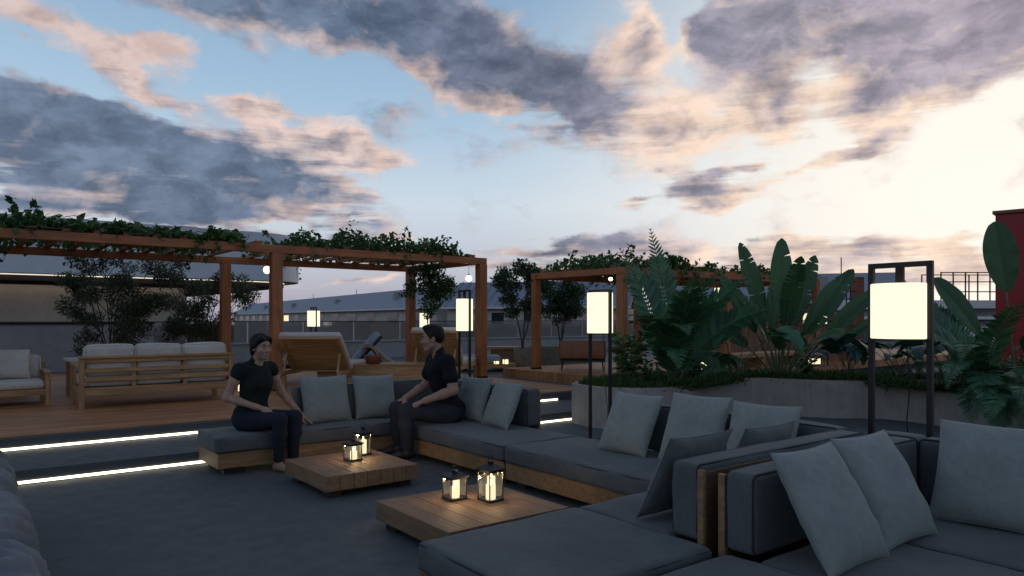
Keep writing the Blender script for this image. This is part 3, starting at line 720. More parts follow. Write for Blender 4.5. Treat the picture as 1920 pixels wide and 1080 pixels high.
# low plank tables
def low_table(lab, s0, s1, t0, t1):
    r = thing('coffee_table', lab, 'table', W(s0, t0), TH, 'low square plank tables')
    L, D = s1 - s0, t1 - t0; n = 7; mb = MB(); g = .0015
    for i in range(n): mb.box(L * i / n + g, L * (i + 1) / n - g, 0, D, .058, .18 + U(-.0006, .0006))
    mb.build('tabletop', M['table'], r, bevel=.0035)
    for x in (.1, L - .1):
        for y in (.12, D - .12): MB().box(x - .05, x + .05, y - .07, y + .07, 0, .040).build('foot', M['foot'], r)
    MB().box(.04, L - .04, .05, D - .05, .041, .057).build('underframe', M['foot'], r)
    return r
low_table('low square plank table in front of the woman, two lanterns on it', 2.24, 3.06, 5.24, 6.12)
low_table('low square plank table nearest the viewer, small and tall lantern on it', 2.21, 3.13, 3.45, 4.35)

def lantern(lab, loc, w, h, rz, candles, group='candle lanterns on the low tables'):
    r = thing('lantern', lab, 'lantern', loc, rz, group); k = w / 2; b = .006
    body = h * .70
    MB().box(-k - .004, k + .004, -k - .004, k + .004, 0, .012).build('base', M['black'], r, bevel=.002)
    mb = MB()
    for x in (-k + b / 2, k - b / 2):
        for y in (-k + b / 2, k - b / 2): mb.box(x - b / 2, x + b / 2, y - b / 2, y + b / 2, .0125, body)
    for a in (-1, 1):
        mb.box(-k, k, a * k - .004, a * k + .004, body - .011, body - .001); mb.box(a * k - .0035, a * k + .0035, -k + .005, k - .005, body - .011, body - .001)
    mb.build('frame', M['black'], r)
    for a in (-1, 1):
        MB().box(-k + b, k - b, a * (k - .004) - .001, a * (k - .004) + .001, .014, body - .012).build('pane', M['glass'], r)
        MB().box(a * (k - .004) - .001, a * (k - .004) + .001, -k + b, k - b, .014, body - .012).build('pane', M['glass'], r)
    e = k + .012; q = k * .38; rh = h * .13
    mb = MB(); mb.add([(-e, -e, body), (e, -e, body), (e, e, body), (-e, e, body), (-e, -e, body + .008), (e, -e, body + .008), (e, e, body + .008), (-e, e, body + .008), (-q, -q, body + rh), (q, -q, body + rh), (q, q, body + rh), (-q, q, body + rh)],
        [(3, 2, 1, 0), (0, 1, 5, 4), (1, 2, 6, 5), (2, 3, 7, 6), (3, 0, 4, 7), (4, 5, 9, 8), (5, 6, 10, 9), (6, 7, 11, 10), (7, 4, 8, 11), (8, 9, 10, 11)]); mb.build('roof', M['black'], r)
    MB().lathe([(q * .9, body + rh), (q * .9, body + rh + h * .05), (q * 1.15, body + rh + h * .052), (q * 1.15, body + rh + h * .07), (.004, body + rh + h * .085)], 14).build('chimney', M['black'], r, smooth=False)
    rr = h * .07; zc = body + rh + h * .08 + rr * .8
    MB().tube([(rr * math.cos(a * math.pi / 9), 0, zc + rr * math.sin(a * math.pi / 9)) for a in range(19)], .0022, 6, cap=False).build('ring', M['black'], r, smooth=True)
    for cx, cy, cr, ch in candles:
        c = MB().lathe([(cr * .98, .013), (cr, .02), (cr, ch), (cr * .9, ch + .002), (cr * .5, ch - .006), (.002, ch - .008)], 18, (cx, cy, 0)).build('candle', M['wax'], r, smooth=False)
        MB().lathe([(.0008, ch - .004), (.0042, ch + .006), (.0052, ch + .012), (.003, ch + .022), (.0004, ch + .034)], 10, (cx, cy, 0)).build('flame', M['flame'], c, smooth=True)
    ld = bpy.data.lights.new('candle_light', 'POINT'); ld.energy = 1.7 * (h / .2) ** 1.0; ld.color = (1.0, .62, .28); ld.shadow_soft_size = .012
    lo = bpy.data.objects.new('candle_light', ld); COL.objects.link(lo); lo.parent = r; lo.location = (candles[0][0], candles[0][1], candles[0][3] + .03)
lantern('short black lantern with two candles, in front on the farther plank table', W(2.69, 5.72, .182), .112, .20, TH + R(12), [(-.006, -.016, .030, .080), (.024, .024, .022, .11)])
lantern('slim tall black lantern standing behind on the farther plank table', W(2.87, 5.90, .182), .105, .275, TH + R(5), [(.004, .0, .030, .13)])
lantern('short black lantern with a stubby chimney on the nearer plank table', W(2.66, 4.08, .182), .122, .215, TH + R(-4), [(-.008, -.020, .031, .085), (.028, .026, .024, .12)])
lantern('tall black lantern with wire handle on the nearer plank table', W(2.83, 3.90, .182), .122, .29, TH + R(6), [(-.016, -.020, .033, .11), (.026, .022, .028, .15)])

# frame floor lamps
def floor_lamp(lab, mid, width, top, sh_top, sh_bot, sh_w, rz, pw=.03, foot=True, zb=0.0, thick=None):
    r = thing('floor_lamp', lab, 'lamp', (mid[0], mid[1], zb), rz, 'lamps with a glowing shade in a black frame')
    k = width / 2; t_ = top - zb
    for x in (-k + pw / 2, k - pw / 2): MB().box(x - pw / 2, x + pw / 2, -pw / 2, pw / 2, .013, t_ - pw).build('post', M['bronze' if pw > .035 else 'black'], r, bevel=.002)
    MB().box(-k, k, -pw / 2, pw / 2, t_ - pw, t_).build('top_bar', M['bronze' if pw > .035 else 'black'], r, bevel=.002)
    MB().box(-k - .02, k + .02, -.14, .14, 0, .012).build('base_plate', M['black'], r, bevel=.002)
    a, b_ = sh_bot - zb, sh_top - zb
    MB().lathe([(sh_w / 2 - .004, a), (sh_w / 2, a + .004), (sh_w / 2, b_ - .004), (sh_w / 2 - .004, b_)], 40).build('lamp_shade', M['shade'], r, smooth=False)
    MB().lathe([(sh_w / 2 + .003, a - .010), (sh_w / 2 + .003, a - .001)], 32).build('shade_ring', M['black'], r)
    MB().box(-.025, .025, -.012, .012, b_ + .001, t_ - pw - .001).build('hanger', M['bronze'], r)
    MB().tube([(.03, .02, a - .01), (.05, .03, a - .3), (.02, .05, a - .55), (.06, .06, (a) * .3), (.02, .08, .01)], .004, 5).build('cord', M['black'], r)
    return r
BR = TH + R(-90)                                 # frame runs along b
floor_lamp('large floor lamp with drum shade standing behind the sofas at right', W(4.85, 2.15), .40, 1.765, 1.625, 1.27, .345, BR, .034)
floor_lamp('slim floor lamp with tall shade standing at the left end of the planter', PD(1125, 8.1), .345, 1.725, 1.69, 1.235, .29, BR, .03)
floor_lamp('floor lamp on the deck at the right post of the vine pergola', PD(871, 11.6), .33, 1.86, 1.715, 1.20, .27, BR, .03, zb=.252)
floor_lamp('distant small lamp behind the teak lounger, left of two', PD(588, 16.5), .34, 1.66, 1.575, 1.215, .28, BR, .025, zb=.252)
floor_lamp('distant small lamp above the seated man', PD(796, 18.5), .34, 1.66, 1.535, 1.17, .25, BR, .025, zb=.252)
floor_lamp('distant lamp glowing right of the banana plant', PD(1540, 15.0), .30, 1.72, 1.63, 1.29, .22, BR, .022, zb=.41)
floor_lamp('tiny far lamp glowing under the smaller pergola roof left of the banana plant', PD(1345, 20.5), .25, 2.3, 2.27, 2.06, .16, BR, .02, zb=.24)

# ================================================================ teak furniture on the deck
def teak_sofa(lab, s, t, L, D, n, rz=0.0, z=.252):
    """slatted teak sofa, back along local y=0, seat towards +y"""
    r = thing('teak_sofa', lab, 'sofa', W(s, t, z), TH + rz, 'teak sofas with cream cushions')
    for x in (.03, L - .03):
        for y in (.03, D - .03): MB().box(x - .03, x + .03, y - .03, y + .03, 0, .64 if y < .1 else .52).build('leg', M['teak_side'], r, bevel=.004)
        MB().box(x - .035, x + .035, .061, D + .02, .52, .555).build('arm', M['teak'], r, bevel=.004)
        MB().box(x - .018, x + .018, .061, D - .061, .20, .26).build('side_rail', M['teak'], r)
    for z0, hh in ((.585, .06), (.46, .055), (.345, .055)):
        MB().box(.061, L - .061, .012, .042, z0, z0 + hh).build('back_slat', M['teak'], r, bevel=.003)
    MB().box(-.01, L + .01, -.02, .07, .641, .668).build('top_rail', M['teak'], r, bevel=.003)
    for i in range(1, n): MB().box(L * i / n - .025, L * i / n + .025, .043, .063, .2, .64).build('stud', M['teak_side'], r)
    MB().box(.061, L - .061, .01, .04, .17, .27).box(.061, L - .061, D - .04, D - .01, .17, .27).box(.061, L - .061, .045, D - .045, .2, .24).build('seat_frame', M['teak'], r, bevel=.003)
    for i in range(n):
        a, b = .07 + (L - .14) * i / n, .07 + (L - .14) * (i + 1) / n
        MB().cushion(a + .004, b - .004, .09, D - .0, .275, .40, .035, .015, .004, i).build('seat_cushion', M['cream'], r, smooth=True)
        MB().cushion(a + .004, b - .004, .075, .22, .405, .80, .05, .02, .006, i + 5).build('back_cushion', M['cream'], r, smooth=True)
    return r
teak_sofa('three seat teak sofa with slatted back, cream cushions facing away', 1.20, 10.42, 1.88, .86, 3)
teak_sofa('teak sofa with cream cushions facing the viewer at the left edge', .98, 12.15, 1.9, .86, 2, R(180)).scale = (1, 1, .80)
teak_sofa('farther teak sofa with cream cushions behind the left one', -1.1, 13.3, 2.0, .86, 2).scale = (1, 1, .82)
pillow('cream cushion propped on the teak sofa at the left edge', W(.55, 11.75, .252 + .335), .46, .40, .15, TH, 14, 'cream', 31, group='cream cushions')
r = thing('side_table', 'small teak side table with pale top between the teak sofas', 'table', W(1.25, 12.0, .252), TH)
MB().box(0, .62, 0, .62, .52, .56).build('table_top', M['cream'], r, bevel=.005)
for x in (.06, .56):
    for y in (.06, .56): MB().box(x - .03, x + .03, y - .03, y + .03, 0, .519).build('leg', M['teak_side'], r)
r = thing('fire_bowl', 'dark low bowl table standing behind the slatted teak sofa', 'table', W(1.9, 13.2, .252), TH)
MB().box(-.1, 1.1, 0, .7, .58, .64).build('table_top', M['black'], r, bevel=.01)
MB().box(.1, .9, .1, .6, 0, .579).build('base', M['pot'], r)

def lounger(lab, loc, rz, w, L, back_len, back_ang, mat, slat=True, frame='teak', zs=.34):
    """sun lounger: backrest hinged at local y=0, rising towards -y; seat runs to +y"""
    r = thing('sun_lounger', lab, 'sun lounger', loc, rz, 'sun loungers under the vine pergola')
    k = w / 2
    for x in (-k + .025, k - .025): MB().box(x - .025, x + .025, -.55, L, zs - .09, zs - .02).build('side_rail', M[frame], r, bevel=.004)
    for x in (-k + .03, k - .03):
        for y in (-.4, L - .12): MB().box(x - .03, x + .03, y - .035, y + .035, 0, zs - .091).build('leg', M['teak_side' if frame == 'teak' else frame], r, bevel=.003)
    mb = MB(); i = 0
    while i * .085 + .07 < L: mb.box(-k + .051, k - .051, i * .085, i * .085 + .07, zs - .06, zs - .035); i += 1
    mb.build('seat_slats', M[frame], r)
    Mx = Matrix.Translation((0, 0, zs - .02)) @ Matrix.Rotation(R(180 - back_ang), 4, 'X')
    mb = MB(); i = 0
    for x in (-k + .04, k - .04): mb.box(x - .035, x + .035, 0, back_len, -.02, .025)
    while i * .062 + .056 < back_len: mb.box(-k + .076, k - .076, i * .062 + .003, i * .062 + .056, -.012, .012); i += 1
    mb.box(-k + .005, k - .005, back_len + .001, back_len + .05, -.02, .025)
    mb.build('backrest', M[frame], r, M=Mx, bevel=.002)
    MB().cushion(-k + .0, k - .0, .0, back_len + .06, -.12, -.025, .035, .01, .004, 2).build('back_mattress', M[mat], r, smooth=True, M=Mx)
    MB().cushion(-k + .02, k - .02, .10, L - .02, zs - .03, zs + .07, .035, .01, .004, 4).build('seat_mattress', M[mat], r, smooth=True)
    yb, zb = -back_len * .62 * math.cos(R(back_ang)), zs + back_len * .62 * math.sin(R(back_ang))
    for x in (-k + .06, k - .06): MB().bar((x, yb - .03, zb - .06), (x, -.5, zs - .05), .03, .02).build('prop', M[frame], r)
    return r
lounger('wide teak lounger with slatted back raised, cream mattress edge, seen from behind', PD(602, 11.7, .252), R(-4), .98, 1.5, .74, 42, 'cream')
lounger('lounger with striped blue-grey mattress right of the wide teak one', PD(668, 13.4, .252), R(104), .72, 1.5, .62, 48, 'bluegrey', frame='black')
lounger('teak lounger with cream mattress raised behind the seated man', PD(826, 12.6, .252), R(-8), .80, 1.4, .74, 50, 'cream')
r = thing('swoop_chair', 'low curved lounge chair with grey pad beyond the man at left', 'chair', PD(742, 13.2, .252), R(10))
prof = [(-.62, .62), (-.5, .66), (-.36, .60), (-.2, .44), (-.02, .30), (.25, .26), (.6, .30), (.95, .28), (1.1, .20)]
rows = [[(x, y, z_ + dz) for y in (-.3, -.1, .1, .3)] for dz in (0.03,) for x, z_ in prof]
mb = MB().grid(rows); mb.grid([[(x, y, z_ + .005) for y in (.3, .1, -.1, -.3)] for x, z_ in prof])
mb.build('pad', M['bluegrey'], r, smooth=True)
mb = MB()
for y in (-.31, .31): mb.tube([(x, y, z_) for x, z_ in prof], .018, 8)
mb.build('side_rail', M['teak'], r, smooth=True)
for x, zt in ((-.3, .5), (.9, .27)):
    for y in (-.31, .31): MB().tube([(x, y, 0), (x, y, zt)], .014, 8).build('leg', M['black'], r)
r = thing('deck_trunk', 'long low teak chest on the deck behind the far sofa cushions', 'chest', PD(720, 11.9, .252), R(2))
MB().box(-1.1, 1.0, 0, .5, .0, .36).build('body', M['teak'], r, bevel=.006)
MB().box(-1.13, 1.03, -.02, .52, .361, .395).build('lid', M['teak'], r, bevel=.005)
r = thing('storage_basket', 'dark low basket beside the striped lounger', 'basket', PD(700, 11.95, .252 + .396))
MB().lathe([(.12, 0), (.15, .12), (.15, .14), (.13, .13), (.11, .02)], 16).build('basket', M['darkwood'], r, smooth=True)

# ================================================================ beyond, round the smaller pergola
r = thing('leather_bench', 'reddish brown bench back with thin legs on the raised platform', 'bench', PD(1092, 13.6, .41), R(-6))
MB().cushion(-.44, .44, 0, .10, .22, .56, .03, .01, .003, 1).build('backrest', M['leather'], r, smooth=True)
MB().cushion(-.44, .44, .11, .62, .20, .31, .03, .01, .003, 2).build('seat', M['leather'], r, smooth=True)
MB().box(-.42, .42, .02, .6, .165, .197).build('frame', M['black'], r)
for x in (-.38, .38):
    for y in (.06, .56): MB().tube([(x, y, .165), (x * 1.06, y, 0)], .012, 6).build('leg', M['black'], r)
def pot(lab, loc, rad, h):
    r = thing('plant_pot', lab, 'pot', loc)
    MB().lathe([(rad * .72, 0), (rad * .9, h * .5), (rad, h * .96), (rad, h), (rad * .9, h), (rad * .88, h * .9)], 24).build('pot', M['pot'], r, smooth=False)
    MB().lathe([(rad * .87, h * .88), (rad * .87, h * .9)], 20).build('soil', M['soil'], r); return r
pot('round stone pot under the tree left of the smaller pergola', PD(986, 16.0, .24), .28, .50)
r = thing('hedge_box', 'long olive-grey trough under the tree inside the smaller pergola', 'planter box', PD(1050, 17.2, .24), R(3))
MB().box(-.75, .75, 0, .5, 0, .46).build('trough', M['pot'], r, bevel=.01); MB().box(-.7, .7, .05, .45, .461, .47).build('soil', M['soil'], r)
r = thing('wooden_counter', 'low wooden side counter left of the round stone pot', 'counter', PD(938, 16.6, .24), R(4))
MB().box(-.55, .45, 0, .5, .44, .50).build('worktop', M['teak'], r, bevel=.005); MB().box(-.2, .4, .06, .46, 0, .439).build('cabinet', M['plinth'], r, bevel=.004)
r = thing('daybed', 'low daybed with dark blue pad left of the stone pot', 'daybed', PD(915, 15.6, .24), R(4))
MB().cushion(-.6, .28, 0, .7, .17, .34, .04, .01, .004, 2).build('mattress', M['bluegrey'], r, smooth=True); MB().box(-.62, .62, -.02, .72, .08, .165).build('frame', M['teak'], r)
for x in (-.5, .5): MB().box(x - .05, x + .05, .02, .68, 0, .079).build('foot', M['foot'], r)
def tealight(lab, loc, w, h):
    r = thing('glass_lantern', lab, 'lantern', loc, R(20), 'glowing glass lanterns in the background')
    MB().box(-w / 2, w / 2, -w / 2, w / 2, .015, h).build('glass', M['wax'], r, bevel=.004)
    MB().box(-w / 2 - .008, w / 2 + .008, -w / 2 - .008, w / 2 + .008, 0, .014).box(-w / 2 - .006, w / 2 + .006, -w / 2 - .006, w / 2 + .006, h + .001, h + .02).build('frame', M['black'], r)
    mb = MB()
    for x in (-1, 1):
        for y in (-1, 1): mb.box(x * w / 2 - .006, x * w / 2 + .006, y * w / 2 - .006, y * w / 2 + .006, .016, h)
    mb.build('corner_bar', M['black'], r)
tealight('left of the two small glowing lanterns on the daybed end', PD(931, 15.3, .415), .09, .075)
tealight('right of the two small glowing lanterns on the daybed end', PD(948, 15.3, .415), .10, .11)
tealight('square glowing lantern low on the platform between cycad and banana plant', PD(1329, 13.0, .411), .20, .24)
tealight('glowing lantern low behind the right part of the planter', PD(1816, 11.6, .56), .14, .12)
tealight('glowing lantern low on the platform right of the banana stems', PD(1527, 14.0, .50), .16, .12)
tealight('small glowing lantern on the deck at the foot of the pergola lamp', PD(884, 11.1, .254), .09, .13)
tealight('small glowing lantern on the deck behind the woman', PD(452, 11.2, .254), .10, .40)
r = thing('outdoor_bench', 'low wooden bench on the platform seen between planter plants', 'bench', PD(1430, 14.6, .41), TH)
MB().box(-1.3, 1.6, 0, .55, .2, .28).build('seat', M['teak'], r, bevel=.005)
for x in (-1.1, .1, 1.4): MB().box(x - .04, x + .04, .04, .5, 0, .199).build('leg', M['teak_side'], r)
r = thing('wood_screen', 'reddish timber screen wall behind the tropical plants', 'screen', PD(1300, 16.8, .24), R(4))
mb = MB()
for i in range(27): mb.box(i * .152, i * .152 + .145, 0, .03, 0, .98)
mb.build('boards', M['clad'], r); MB().box(-.05, 4.15, -.02, .06, .981, 1.03).build('cap', M['darkwood'], r)
# ================================================================ people: one distance field per body or garment, meshed by surface nets
class SDF:
    def __init__(s, lo, hi, h):
        s.h = h; s.lo = np.array(lo, np.float32); s.n = np.ceil((np.array(hi) - s.lo) / h).astype(int) + 1
        s.V = np.full(s.n, .06, np.float32)
    def _sub(s, lo, hi, mg):
        a = np.clip(np.floor((np.array(lo) - mg - s.lo) / s.h).astype(int), 0, s.n - 1); b = np.clip(np.ceil((np.array(hi) + mg - s.lo) / s.h).astype(int) + 1, 1, s.n)
        ax = [s.lo[i] + s.h * np.arange(a[i], b[i], dtype=np.float32) for i in range(3)]
        return tuple(slice(a[i], b[i]) for i in range(3)), np.meshgrid(*ax, indexing='ij', sparse=True)
    @staticmethod
    def smin(a, b, k):
        if k <= 0: return np.minimum(a, b)
        h = np.maximum(k - np.abs(a - b), 0) / k; return np.minimum(a, b) - h * h * k * .25
    def put(s, sl, d, k, sub):
        if sub: s.V[sl] = -s.smin(-s.V[sl], d, k)
        else: s.V[sl] = s.smin(s.V[sl], d, k)
    def cone(s, a, b, r1, r2, k=.02, sub=False):
        a, b = np.array(a, np.float32), np.array(b, np.float32); r = max(r1, r2)
        sl, (X, Y, Z) = s._sub(np.minimum(a, b) - r, np.maximum(a, b) + r, .065 + k)
        ab = b - a; L2 = float(ab @ ab) + 1e-12
        t = np.clip(((X - a[0]) * ab[0] + (Y - a[1]) * ab[1] + (Z - a[2]) * ab[2]) / L2, 0, 1)
        d = np.sqrt((X - a[0] - t * ab[0]) ** 2 + (Y - a[1] - t * ab[1]) ** 2 + (Z - a[2] - t * ab[2]) ** 2) - (r1 + (r2 - r1) * t)
        s.put(sl, d, k, sub); return s
    def chain(s, pts, rad, k=.02):
        for i in range(len(pts) - 1): s.cone(pts[i], pts[i + 1], rad[i], rad[i + 1], k)
        return s
    def ell(s, c, r, Rm=None, k=.02, sub=False):
        c = np.array(c, np.float32); r = np.array(r, np.float32); q = float(r.max())
        sl, (X, Y, Z) = s._sub(c - q, c + q, .065 + k); x, y, z = X - c[0], Y - c[1], Z - c[2]
        if Rm is not None:
            Rm = np.array(Rm, np.float32)
            x, y, z = (x * Rm[0, i] + y * Rm[1, i] + z * Rm[2, i] for i in range(3))
        k0 = np.sqrt((x / r[0]) ** 2 + (y / r[1]) ** 2 + (z / r[2]) ** 2); k1 = np.sqrt((x / r[0] ** 2) ** 2 + (y / r[1] ** 2) ** 2 + (z / r[2] ** 2) ** 2)
        d = k0 * (k0 - 1) / np.maximum(k1, 1e-6)
        s.put(sl, d, k, sub); return s
    def grid(s):
        return np.meshgrid(*[s.lo[i] + s.h * np.arange(s.n[i], dtype=np.float32) for i in range(3)], indexing='ij', sparse=True)
    def cut(s, p, nrm, k=0.0):
        """remove everything on the side nrm points to"""
        X, Y, Z = s.grid(); nv = np.array(nrm, float); nv /= np.linalg.norm(nv)
        s.V = -s.smin(-s.V, -((X - p[0]) * nv[0] + (Y - p[1]) * nv[1] + (Z - p[2]) * nv[2]), k).astype(np.float32); return s
    def ripple(s, amp, fx, fy, fz, ph=0.0):
        X, Y, Z = s.grid()
        w = np.sin(fx * X + 1.7 * np.sin(fz * .43 * Z + ph) + ph) * np.sin(fy * Y + 1.3 * np.sin(fx * .37 * X)) + .8 * np.sin(fz * Z + 2.2 * np.sin(fx * .3 * X + fy * .25 * Y + ph))
        s.V = s.V + (amp * w).astype(np.float32); return s
    def mesh(s):
        V = s.V; inside = V < 0; nx, ny, nz = V.shape
        cor = [(i, j, k) for i in (0, 1) for j in (0, 1) for k in (0, 1)]
        sl = lambda A, c: A[c[0]:nx - 1 + c[0], c[1]:ny - 1 + c[1], c[2]:nz - 1 + c[2]]
        cnt = sum(sl(inside, c).astype(np.int8) for c in cor); act = (cnt > 0) & (cnt < 8)
        idx = np.argwhere(act); vals = {c: V[idx[:, 0] + c[0], idx[:, 1] + c[1], idx[:, 2] + c[2]] for c in cor}
        acc = np.zeros((len(idx), 3)); w = np.zeros(len(idx))
        for c in cor:
            for ax in range(3):
                if c[ax] == 0:
                    e = list(c); e[ax] = 1; e = tuple(e); a, b = vals[c], vals[e]; m = (a < 0) != (b < 0)
                    t = np.where(m, a / np.where(np.abs(a - b) < 1e-9, 1e-9, a - b), 0)
                    p = np.tile(np.array(c, float), (len(idx), 1)); p[:, ax] += t; acc[m] += p[m]; w[m] += 1
        vert = (idx + acc / w[:, None]) * s.h + s.lo
        ids = np.full(act.shape, -1, np.int64); ids[act] = np.arange(len(idx)); F_ = []
        for ax in range(3):
            o1, o2 = [(1, 2), (2, 0), (0, 1)][ax]
            A = [slice(1, -1)] * 3; A[ax] = slice(0, V.shape[ax] - 1); Bs = list(A); Bs[ax] = slice(1, V.shape[ax])
            a, b = inside[tuple(A)], inside[tuple(Bs)]; ch = np.argwhere(a != b)
            if not len(ch): continue
            base = ch + np.array([0 if i == ax else 1 for i in range(3)]); flip = a[tuple(ch.T)]
            q = []
            for d1, d2 in ((0, 0), (1, 0), (1, 1), (0, 1)):
                cc = base.copy(); cc[:, o1] -= d1; cc[:, o2] -= d2; q.append(ids[tuple(cc.T)])
            q = np.stack(q, 1); q[~flip] = q[~flip][:, ::-1]; F_.append(q)
        Fq = np.concatenate(F_); Fq = Fq[(Fq >= 0).all(1)]
        for _ in range(2):                        # light smoothing
            acc = np.zeros_like(vert); w = np.zeros(len(vert))
            for i in range(4):
                np.add.at(acc, Fq[:, i], vert[Fq[:, (i + 1) % 4]] + vert[Fq[:, (i + 3) % 4]]); np.add.at(w, Fq[:, i], 2)
            vert = vert * .6 + .4 * acc / np.maximum(w, 1)[:, None]
        return vert, Fq

def hand(S, wrist, d, nrm, side, sc=1.0, curl=.5, spread=.12, r0=.0088):
    """palm + four jointed fingers + thumb. d: towards the finger tips, nrm: out of the back of the hand, side: towards the thumb"""
    w, d, nrm, sd = (Vector(q) for q in (wrist, d, nrm, side)); d.normalize(); nrm = (nrm - d * nrm.dot(d)).normalized(); sd = d.cross(nrm) if sd.dot(d.cross(nrm)) > 0 else nrm.cross(d)
    pl = .088 * sc
    S.cone(w - d * .02, w + d * .02, .026 * sc, .027 * sc, .015)
    for q in (-.028, -.009, .010, .028): S.cone(w + d * .018 + sd * q * .62 * sc, w + d * pl + sd * q * sc - nrm * .004 * abs(q) / .028, .0145 * sc, .0115 * sc, .012)
    for q, L, a in ((.030, .066, .9), (.010, .076, .3), (-.010, .071, -.3), (-.029, .056, -1.0)):
        p = w + d * pl + sd * q * sc; dr = (d + sd * spread * a).normalized(); ang = 0
        for i, fr in enumerate((.46, .31, .23)):
            ang += curl * (.55, .75, .6)[i]
            v = dr * math.cos(ang) - nrm * math.sin(ang); p2 = p + v * L * fr * sc
            S.cone(p, p2, (r0 - .0008 * i) * sc, (r0 - .0008 * (i + 1)) * sc, .0035); p = p2
    p = w + d * .024 * sc + sd * .026 * sc - nrm * .006
    for i, (L, v) in enumerate(((.040, d * .62 + sd * .75 - nrm * .25), (.032, d * .85 + sd * .42 - nrm * .35), (.026, d * .95 + sd * .1 - nrm * .4))):
        p2 = p + v.normalized() * L * sc; S.cone(p, p2, (.0135 - .0017 * i) * sc, (.0118 - .0015 * i) * sc, .008); p = p2

def head(S, c, Rm, sc=1.0, fem=False):
    Rm = np.array(Rm); T = lambda p: np.array(c) + Rm @ (np.array(p) * sc)
    E = lambda p, r, k=.02, sub=False: S.ell(T(p), np.array(r) * sc, Rm, k, sub)
    C = lambda a, b, r1, r2, k=.012, sub=False: S.cone(T(a), T(b), r1 * sc, r2 * sc, k, sub)
    E((0, -.012, .036), (.074, .094, .086))
    E((0, .026, -.040), (.056 if fem else .061, .062, .074), .03)
    if fem: E((0, .060, -.098), (.020, .018, .016), .03)
    else:
        C((-.022, .060, -.100), (.022, .060, -.100), .020, .020, .03); C((-.056, .0, -.062), (-.034, .045, -.094), .014, .016, .03); C((.056, .0, -.062), (.034, .045, -.094), .014, .016, .03)
    for sx in (-1, 1):
        E((sx * .040, .058, -.028), (.026, .024, .024), .03)
        C((sx * .010, .082, .024), (sx * .044, .068, .024), .010, .008, .016)
    for sx in (-1, 1): E((sx * .031, .098, .006), (.019, .020, .012), .012, True)
    for sx in (-1, 1): E((sx * .031, .072, .004), (.0155, .013, .0115), .004)
    C((0, .084, .012), (0, .103, -.030), .0085, .0125 if not fem else .0105, .012)
    for sx in (-1, 1): E((sx * .012, .092, -.034), (.009, .010, .008), .008)
    E((0, .082, -.060), (.023, .012, .0075), .010); E((0, .080, -.072), (.020, .012, .0085), .010)
    C((-.022, .094, -.0655), (.022, .094, -.0655), .0022, .0022, .004, True)
    for sx in (-1, 1):
        E((sx * .076, -.010, -.008), (.010, .021, .033), .010); E((sx * .084, -.004, -.006), (.006, .010, .018), .006, True)
    return T

def finish(name, S, mat, root, sc):
    v, f = S.mesh(); return np_mesh(name, v * sc, f, mat, root, True)
def yaw_pitch(yaw, pitch): return (Matrix.Rotation(yaw, 3, 'Z') @ Matrix.Rotation(-pitch, 3, 'X'))

